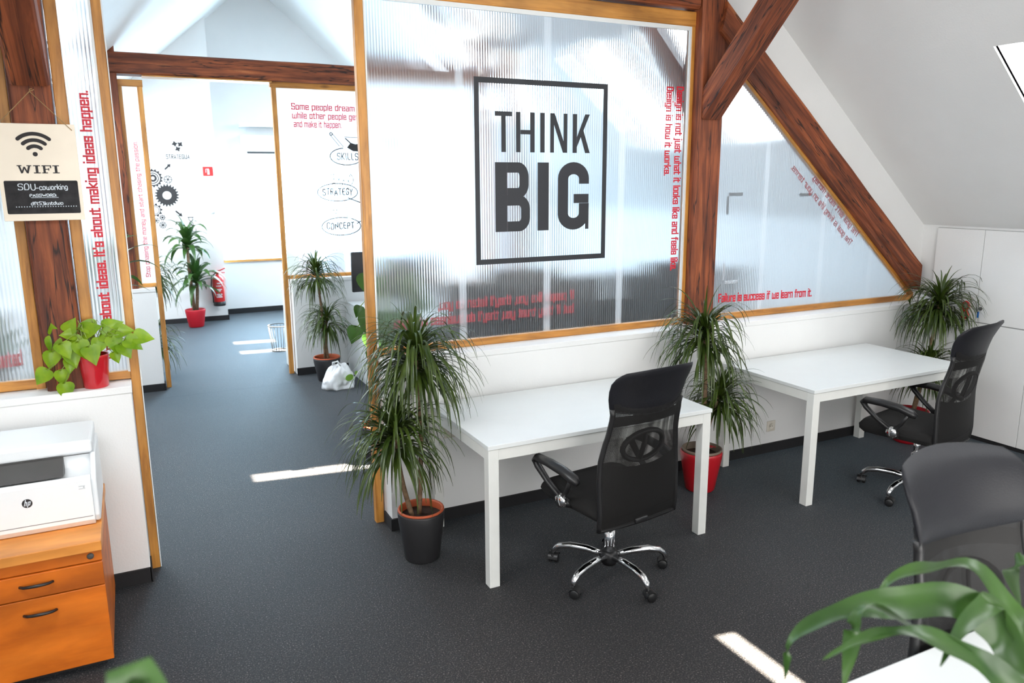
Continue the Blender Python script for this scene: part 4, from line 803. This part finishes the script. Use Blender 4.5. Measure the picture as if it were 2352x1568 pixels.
for (x, dy, z, a, b, c_, s) in LV:
    z -= .028; heart(q, (x, py_+dy, z), (a, b, c_), (.25, -1, .55), s*.95, rng); m_ = Vector(((x+px_)/2, py_+dy*.6, max(z, z0)+.045))
    qs.tube([(px_+rng.uniform(-.03, .03), py_+rng.uniform(-.03, .02), z0), tuple(m_), (x, py_+dy, z)], .0022, 6)
link('foliage', q, 'leafp', po); link('vines', qs, 'stem', po)
# big foreground corn plant, out of focus
t = thing('corn_plant', 'out of focus broad arching leaves in the bottom right corner', 'potted plant', (1.62, .56, .74))
link('pot', MB().lathe([(0, 0), (.07, 0), (.09, .14), (.088, .15), (.08, .13)], (1.62, .56, .74)), 'redm', t)
link('cane', MB().tube([(1.62, .56, .85), (1.60, .58, .98), (1.575, .625, 1.0)], .016), 'trunk', t)
q = MB()
def cat(p, n=6):
    p = [Vector(v) for v in p]; p = [2*p[0]-p[1]]+p+[2*p[-1]-p[-2]]; o_ = []
    for i in range(1, len(p)-2):
        for j in range(n):
            t_ = j/n; o_.append(.5*((2*p[i])+(p[i+1]-p[i-1])*t_+(2*p[i-1]-5*p[i]+4*p[i+1]-p[i+2])*t_*t_+(3*p[i]-p[i-1]-3*p[i+1]+p[i+2])*t_**3))
    return o_+[p[-2]]
def pathleaf(mb, pts, w_, ph, tw):
    c_ = cat(pts); n = len(c_); rows = []
    for i, p in enumerate(c_):
        f = i/(n-1); d = (c_[min(i+1, n-1)]-c_[max(i-1, 0)]).normalized(); sd = d.cross(Vector((0, 0, 1)))
        sd = sd.normalized() if sd.length > .2 else Vector((.6, -.8, 0)); nn = sd.cross(d); a_ = tw+.7*math.sin(f*5+ph)
        s2 = sd*math.cos(a_)+nn*math.sin(a_); n2 = nn*math.cos(a_)-sd*math.sin(a_); ww = w_*min(1, .35+f*2.2)*(1-f**3.2)+.001; rf = math.sin(f*26+ph)*.16
        rows.append([tuple(p+s2*ww*u+n2*ww*(.28*abs(u)+rf*u*abs(u))) for u in (-1, -.55, 0, .55, 1)])
    mb.grid(rows)
cr = (1.57, .63, .98)
for k_, (w_, ph, tw, P_) in enumerate((
    (.034, .2, .35, ((1.417, 0.7, 1.044), (1.429, 0.78, 1.115), (1.365, 0.84, 1.169), (1.268, 0.88, 1.167), (1.16, 0.9, 1.172), (1.087, 0.92, 1.154), (1.034, 0.93, 1.121), (1.027, 0.93, 1.05))),
    (.033, 1.4, .5, ((1.48, 0.72, 1.038), (1.488, 0.8, 1.12), (1.456, 0.86, 1.2), (1.393, 0.9, 1.203), (1.318, 0.93, 1.188), (1.291, 0.95, 1.146))),
    (.026, 2.2, .2, ((1.419, 0.7, 1.034), (1.264, 0.76, 1.148), (1.184, 0.8, 1.187), (1.128, 0.84, 1.219), (1.105, 0.85, 1.181), (1.097, 0.85, 1.114), (1.088, 0.85, 1.045))),
    (.032, 3.0, .3, ((1.643, 0.8, 1.077), (1.684, 0.85, 1.151), (1.655, 0.88, 1.164), (1.658, 0.9, 1.128), (1.708, 0.9, 1.036))),
    (.027, .9, .45, ((1.381, 0.68, 1.051), (1.28, 0.72, 1.128), (1.184, 0.75, 1.186), (1.109, 0.78, 1.207), (1.039, 0.8, 1.195), (0.992, 0.82, 1.169))),
    (.026, 4.0, .1, ((1.448, 0.7, 1.025), (1.454, 0.76, 1.096), (1.438, 0.8, 1.162), (1.384, 0.8, 1.167), (1.291, 0.78, 1.159), (1.22, 0.76, 1.122))),
    (.034, 5.0, .2, ((1.65, .55, 1.05), (1.75, .45, 1.12), (1.85, .4, 1.06), (1.92, .36, .95))), (.034, 2.0, .2, ((1.52, .5, 1.08), (1.45, .4, 1.15), (1.36, .3, 1.1), (1.3, .25, 1.0))), (.034, 1.0, .2, ((1.66, .68, 1.08), (1.78, .74, 1.12), (1.92, .78, 1.06), (2.0, .8, .97))))):
    pathleaf(q, (cr,)+P_, w_, ph, tw)
link('foliage', q, 'leafc', t)
# leaf tip at the bottom left edge
t = thing('leafy_plant', 'blurred green leaf tip at the bottom edge left of centre', 'potted plant', (.13, .35, 0))

# ------------------------------------------------------------------ cabinet and printer
cb = thing('drawer_cabinet', 'orange cherry wood drawer cabinet carrying the white printer', 'cabinet', (-.45, 3.65, 0))
cx0, cx1, cy0, cy1 = -.69, -.222, 3.30, 3.97
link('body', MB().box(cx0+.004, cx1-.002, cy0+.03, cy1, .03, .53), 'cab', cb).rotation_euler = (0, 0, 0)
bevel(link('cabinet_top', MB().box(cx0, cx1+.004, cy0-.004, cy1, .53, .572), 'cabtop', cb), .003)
link('plinth', MB().box(cx0+.03, cx1-.03, cy0+.06, cy1-.02, 0, .03), 'base', cb)
bevel(link('lock_rail', MB().box(cx0, cx1, cy0+.012, cy0+.03, .482, .528), 'cab', cb), .002)
link('lock', MB().lathe([(0, .006), (.008, .006), (.013, .003), (.013, 0)], n=16, X=Matrix.Translation((-.262-cb.location.x, cy0+.012-cb.location.y, .507)) @ Matrix.Rotation(PI/2, 4, 'X')), 'tray', cb, False)
def drawer(z0, z1, hz):
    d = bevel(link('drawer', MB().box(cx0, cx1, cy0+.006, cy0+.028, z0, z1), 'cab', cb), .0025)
    xs = [-.512+.113*i/8 for i in range(9)]
    link('drawer_handle', MB().tube([(xs[i], cy0+.006-.026*math.sin(PI*i/8)**.5 if 0 < i < 8 else cy0+.004, hz+.004*math.sin(PI*i/8)) for i in range(9)], [.0055+.0015*math.sin(PI*i/8) for i in range(9)], 8), 'blk', d)
drawer(.379, .478, .435); drawer(.04, .375, .313)
pr = thing('laser_printer', 'white laser printer standing on the cherry wood cabinet', 'printer', (-.45, 3.68, .572))
X0, X1, Y0, Y1 = -.70, -.240, 3.462, 3.92
q = MB()
sec = [(Y0+.02, .575), (Y0, .60), (Y0, .775), (Y0+.02, .79), (Y0+.10, .765), (Y0+.15, .79), (Y0+.165, .845), (Y1, .845), (Y1, .575)]
q.poly(sec, X0, X1, 'yz'); link('body', q, 'plast', pr); bevel(bpy.data.objects['body.001'] if 'body.001' in bpy.data.objects else cb.children[0], .012, 3)
bevel(link('scanner_lid', MB().box(X0, X1+.012, Y0+.135, Y1, .848, .905), 'plast', pr), .012, 3)
bevel(link('side_cheek', MB().poly([(Y0+.035, .578), (Y0+.02, .61), (Y0+.025, .77), (Y0+.12, .83), (Y0+.15, .846), (Y1-.01, .846), (Y1-.01, .60), (Y1-.03, .578)], X1-.002, X1+.020, 'yz'), 'plast', pr), .009, 3)
link('output_tray', MB().poly([(Y0+.035, .7925), (Y0+.145, .772), (Y0+.145, .847), (Y0+.14, .847)], X0, X1-.098, 'yz'), 'tray', pr)
link('tray_flap', MB().box(-.52, -.40, Y0+.04, Y0+.10, .789, .794), 'tray', pr)
link('front_seam', MB().box(X0, X1-.005, Y0-.001, Y0+.002, .6165, .6185).box(X0, X1, Y0+.134, Y0+.137, .846, .849), 'tray', pr)
link('button', MB().box(-.285, -.262, Y0-.0012, Y0, .752, .7535).box(-.285, -.262, Y0-.0012, Y0, .741, .7422).box(-.269, -.264, Y0-.0014, Y0, .7455, .7495), 'tape', pr)
q = MB(); PT = lambda a, b: (-.470+a, Y0-.0012, .715+b); disc(q, (0, 0), .0185, PT, 28); lg = link('round_logo', q, 'print', pr)
q = MB(); PT2 = lambda a, b: (-.470+a, Y0-.0018, .715+b); sl = .28
for p in ([(-.008, -.008), (-.008, .015)], [(-.008, .006), (-.002, .006), (-.002, -.008)], [(.004, -.015), (.004, .006), (.010, .006), (.010, -.007), (.005, -.007)]): stroke(q, [(a+sl*b, b) for a, b in p], .0028, PT2)
link('logo_letters', q, 'chalkw', lg)

# ------------------------------------------------------------------ wifi board
SB = 4.045
wb = thing('wifi_board', 'wooden board reading WIFI with a chalk password panel, hung on the post', 'sign', (-.33, SB, 1.8))
k_ = SB/3.88; sx0, sx1, sz0, sz1 = -.484, -.172, 1.97+(1.818-1.97)*k_, 1.97+(2.219-1.97)*k_
bevel(link('board', MB().box(sx0, sx1, SB, SB+.008, sz0, sz1), 'signw', wb), .002)
ST = lambda a, b: (a, SB-.001, b)
def rrect(x0, x1, z0, z1, r): 
    return arc(x1-r, z1-r, r, r, 0, 90, 5)+arc(x0+r, z1-r, r, r, 90, 180, 5)+arc(x0+r, z0+r, r, r, 180, 270, 5)+arc(x1-r, z0+r, r, r, 270, 360, 5)
q = MB(); pts = rrect(-.468, -.186, 1.842, 1.986, .006); q.add([ST(*p) for p in pts], [tuple(range(len(pts)))]); link('chalk_panel', q, 'chalk', wb)
q = MB(); wc = (-.336, 2.108-.008)
disc(q, wc, .0098, ST, 20)
for r in (.036, .062, .089): 
    a_ = arc(wc[0], wc[1]-.002, r, r, 48, 132, 16); stroke(q, a_, .0155, ST, False); disc(q, a_[0], .00775, ST, 14); disc(q, a_[-1], .00775, ST, 14)
link('wifi_symbol', q, 'print', wb)
q = MB()
def slab(x, w_, strokes_):
    for p, t_ in strokes_: stroke(q, [(x+a*w_, 2.018+b*.034) for a, b in p], t_, ST, False)
B2 = .0075
slab(-.410, .052, [([(-.03, .95), (.32, .95)], .004), ([(.68, .95), (1.03, .95)], .004), ([(.12, 1), (.30, 0)], B2), ([(.30, .02), (.5, .8)], B2*.8), ([(.5, .8), (.70, .02)], B2*.8), ([(.70, 0), (.88, 1)], B2)])
def slabI(x): slab(x, .026, [([(0, .95), (1, .95)], .004), ([(0, .05), (1, .05)], .004), ([(.5, 1), (.5, 0)], .010)])
slabI(-.350); slabI(-.277)
slab(-.318, .036, [([(0, .95), (1, .95)], .004), ([(0, .05), (.6, .05)], .004), ([(.26, 1), (.26, 0)], .009), ([(.3, .5), (.7, .5)], .004), ([(.72, .35), (.72, .65)], .004), ([(.95, 1), (.95, .65)], .005)])
link('wifi_lettering', q, 'print', wb)
q = MB(); ST3 = lambda x, z: (lambda a, b: (x+a, SB-.0018, z+b))
fit(q, 'SOU', ST3(-.416, 1.946), .064, .026, .10, .2, True); fit(q, '-', ST3(-.348, 1.946), .007, .02, .14, .2); fit(q, 'coworking', ST3(-.336, 1.947), .108, .021, .13, .2, True)
fit(q, 'PASSWORD:', ST3(-.376, 1.917), .10, .0115, .16, .2, True); stroke(q, [(-.372, 1.9125), (-.268, 1.9125)], .0017, lambda a, b: (a, SB-.0018, b))
fit(q, 'dft53kntdwo', ST3(-.375, 1.880), .122, .014, .15, .2, True)
for i in range(24): disc(q, (-.432+i*.0100, 1.873), .0021, lambda a, b: (a, SB-.0018, b), 8)
link('chalk_writing', q, 'chalkw', wb)
zn = 1.97+(2.348-1.97)*k_
link('string', MB().tube([(sx0+.012, SB-.004, sz1-.018), (-.328, SB-.002, zn)], .0018, 6).tube([(-.328, SB-.002, zn), (sx1-.012, SB-.004, sz1-.026)], .0018, 6).tube([(-.328, SB-.004, zn), (-.31, SB-.004, zn+.008)], .0018, 6).tube([(-.328, SB-.002, zn-.004), (-.326, SB-.004, zn+.010), (-.318, SB, zn+.012)], .0022, 6), 'rope', wb)

# ------------------------------------------------------------------ cupboards on the right wall, sockets, small things
cu = thing('built_in_cupboard', 'white built-in cupboard front along the low right wall', 'cupboard', (XR-.01, 3.0, 0))
def door(y0, y1, z0, z1): return bevel(link('door', MB().box(XR-.02, XR-.001, y0+.002, y1-.002, z0+.002, z1-.002), 'wall', cu), .0015)
link('carcass', MB().box(XR-.012, XR-.0005, .2, 3.985, .03, 1.60), 'seam', cu)
for (a, b) in ((3.604, 3.985), (2.75, 3.604), (1.9, 2.75), (1.05, 1.9)): dd = door(a, b, .907, 1.60)
for (a, b) in ((3.19, 3.985), (2.35, 3.19), (1.5, 2.35)): door(a, b, .03, .903)
link('lock', MB().lathe([(0, .012), (.011, .012), (.014, 0)], n=14, X=Matrix.Translation((XR-.02-cu.location.x, 3.572-cu.location.y, 1.012)) @ Matrix.Rotation(-PI/2, 4, 'Y')), 'tray', cu, False)
ky = thing('cupboard_key', 'small key with a blue tag in the right cupboard door', 'key', (XR-.03, 3.572, .955))
link('key_shank', MB().box(XR-.045, XR-.03, 3.570, 3.574, 1.005, 1.02).tube([(XR-.04, 3.572, 1.005), (XR-.04, 3.574, .99)], .0015, 6), 'chrome', ky); link('blue_tag', MB().rbox(XR-.043, XR-.038, 3.566, 3.580, .945, .99, .002), 'blue', ky)
q = MB()
for cz in (1.022, .955): q.tube([(XR-.028, 3.683+.024*math.cos(a_), cz+.030*math.sin(a_)) for a_ in [2*PI*i/16 for i in range(17)]], .008, 8, cap=False)
tag(link('looped_hook', q, 'extred'), 'red figure-eight shaped loop on the cupboard behind the corner plant', 'hook')
def socket(label, x, z):
    s = thing('wall_socket', label, 'socket', (x, YD, z), 'wall sockets'); X = Matrix.Translation((x, YD, z)) @ Matrix.Rotation(PI/2, 4, 'X')
    link('plate', MB().rbox(x-.04, x+.04, YD-.008, YD, z-.04, z+.04, .003), 'socket', s)
    link('socket_well', MB().lathe([(.024, .010), (.021, .010), (.020, .0085), (0, .0085)], n=22, X=X), 'socket', s)
    link('pin_holes', MB().lathe([(0, 0), (.003, 0)], (-.0095, 0, .0095), 10, X=X).lathe([(0, 0), (.003, 0)], (.0095, 0, .0095), 10, X=X), 'hole', s)
socket('round wall socket under the left end of the first desk', 1.575, .545); socket('wall socket between plant and second desk', 4.10, .20)
# carrier bag
bg = thing('carrier_bag', 'crumpled white plastic carrier bag with green print on the floor', 'bag', (1.71, 7.3, 0))
rows = []; n = 56
for j in range(23):
    f = j/22; z = .235*f; row = []
    for i in range(n):
        a_ = 2*PI*i/n; rr = (1-.62*f**2.4)*(.93+.07*math.sin(f*3.1)); c_, s_a = math.cos(a_), math.sin(a_)
        nz_ = noise.noise(Vector((c_*1.5, s_a*1.5, f*2)))*.03+abs(noise.noise(Vector((c_*3.6, s_a*3.6, f*4+9))))*.03-.01
        row.append((1.71+(.17*rr+nz_)*c_, 7.3+(.11*rr+nz_)*s_a, max(0.001, z+noise.noise(Vector((c_*2, s_a*2, f*3+4)))*.03*(f > 0))))
    rows.append(row)
q = MB().grid(rows, True, wrap=True); q.f += [tuple(22*n+i for i in range(n)), tuple(range(n))]; q.sm += [True, False]; link('bag_body', q, 'bag', bg)
link('bag_handle', MB().tube([(1.66, 7.3, .225), (1.655, 7.27, .265), (1.69, 7.25, .28), (1.72, 7.26, .23)], .008, 6, flat=2), 'bag', bg)
q = MB().add([(1.78+.045*math.cos(a_), 7.168+.02*math.cos(a_), .125+.033*math.sin(a_)) for a_ in [2*PI*i/16 for i in range(16)]], [tuple(range(16))]).add([(1.85+.02*math.cos(a_), 7.185+.015*math.cos(a_), .16+.02*math.sin(a_)) for a_ in [2*PI*i/12 for i in range(12)]], [tuple(range(12))]); link('green_print', q, 'bagg', bg)
# waste basket behind the far doorway post
q = MB(); wc = (1.50, 9.35)
for z, r in ((.0, .09), (.30, .125)): q.tube([(wc[0]+r*math.cos(a_), wc[1]+r*math.sin(a_), z+.006) for a_ in [2*PI*i/20 for i in range(21)]], .006, 6, cap=False)
for i in range(20): a_ = 2*PI*i/20; q.tube([(wc[0]+.09*math.cos(a_), wc[1]+.09*math.sin(a_), .006), (wc[0]+.125*math.cos(a_), wc[1]+.125*math.sin(a_), .306)], .0025, 4)
tag(link('waste_basket', q, 'tray'), 'dark wire waste basket half hidden behind the far doorway post', 'waste basket')
# colourful folders seen through the far panel
for i, (x, c_) in enumerate(((1.47, 'bagg'), (1.53, 'bagg'), (1.60, 'extred'), (1.65, 'extred'), (1.72, 'leafp'), (1.90, 'blue'), (1.96, 'blue'), (2.02, 'blue'))):
    o = link('binder', MB().box(x, x+.045, 8.32, 8.5, 1.04, 1.04+(.24 if c_ != 'extred' else .2)), c_); tag(o, ('leftmost green binder behind the far bright panel, next to the doorway post', 'green binder beside the red ones behind the far bright panel', 'red binder next to the green one behind the far panel', 'red binder next to the lime one behind the far panel', 'lime green binder behind the far bright panel', 'first blue binder from the left behind the far panel', 'middle one of three blue binders behind the far panel', 'rightmost blue binder behind the far panel')[i], 'binder', 'binders on the far shelf')
sh = tag(bevel(link('bookshelf', MB().box(1.44, 2.3, 8.3, 8.6, .0, 1.04), 'white')), 'low white shelf unit behind the far bright panel', 'shelf')
# near leaf on its own pot, just reaching the bottom edge
link('pot', MB().lathe([(0, 0), (.09, 0), (.12, .22), (.11, .23), (.10, .2)], (.13, .35, 0)), 'redm', t)
link('cane', MB().tube([(.13, .35, .2), (.14, .40, .62)], .015), 'trunk', t)
q = MB(); rng = random.Random(2)
for (dx, dy, dz, l_) in ((-.1, .7, 1.0, .62), (.5, .6, .9, .45), (-.6, .3, .9, .45), (.6, -.2, .9, .45), (-.2, -.5, .9, .4)): leaf(q, (.14, .40, .62), (dx, dy, dz), l_, .04, rng, 3, 10, .2, 1, .4, .4)
pathleaf(q, ((.14, .40, .62), (.13, .52, .95), (-0.020, 0.745, 1.455), (-0.045, 0.750, 1.485), (-0.066, 0.750, 1.490), (-0.095, 0.750, 1.478)), .022, .5, .3)
link('foliage', q, 'leafc', t)
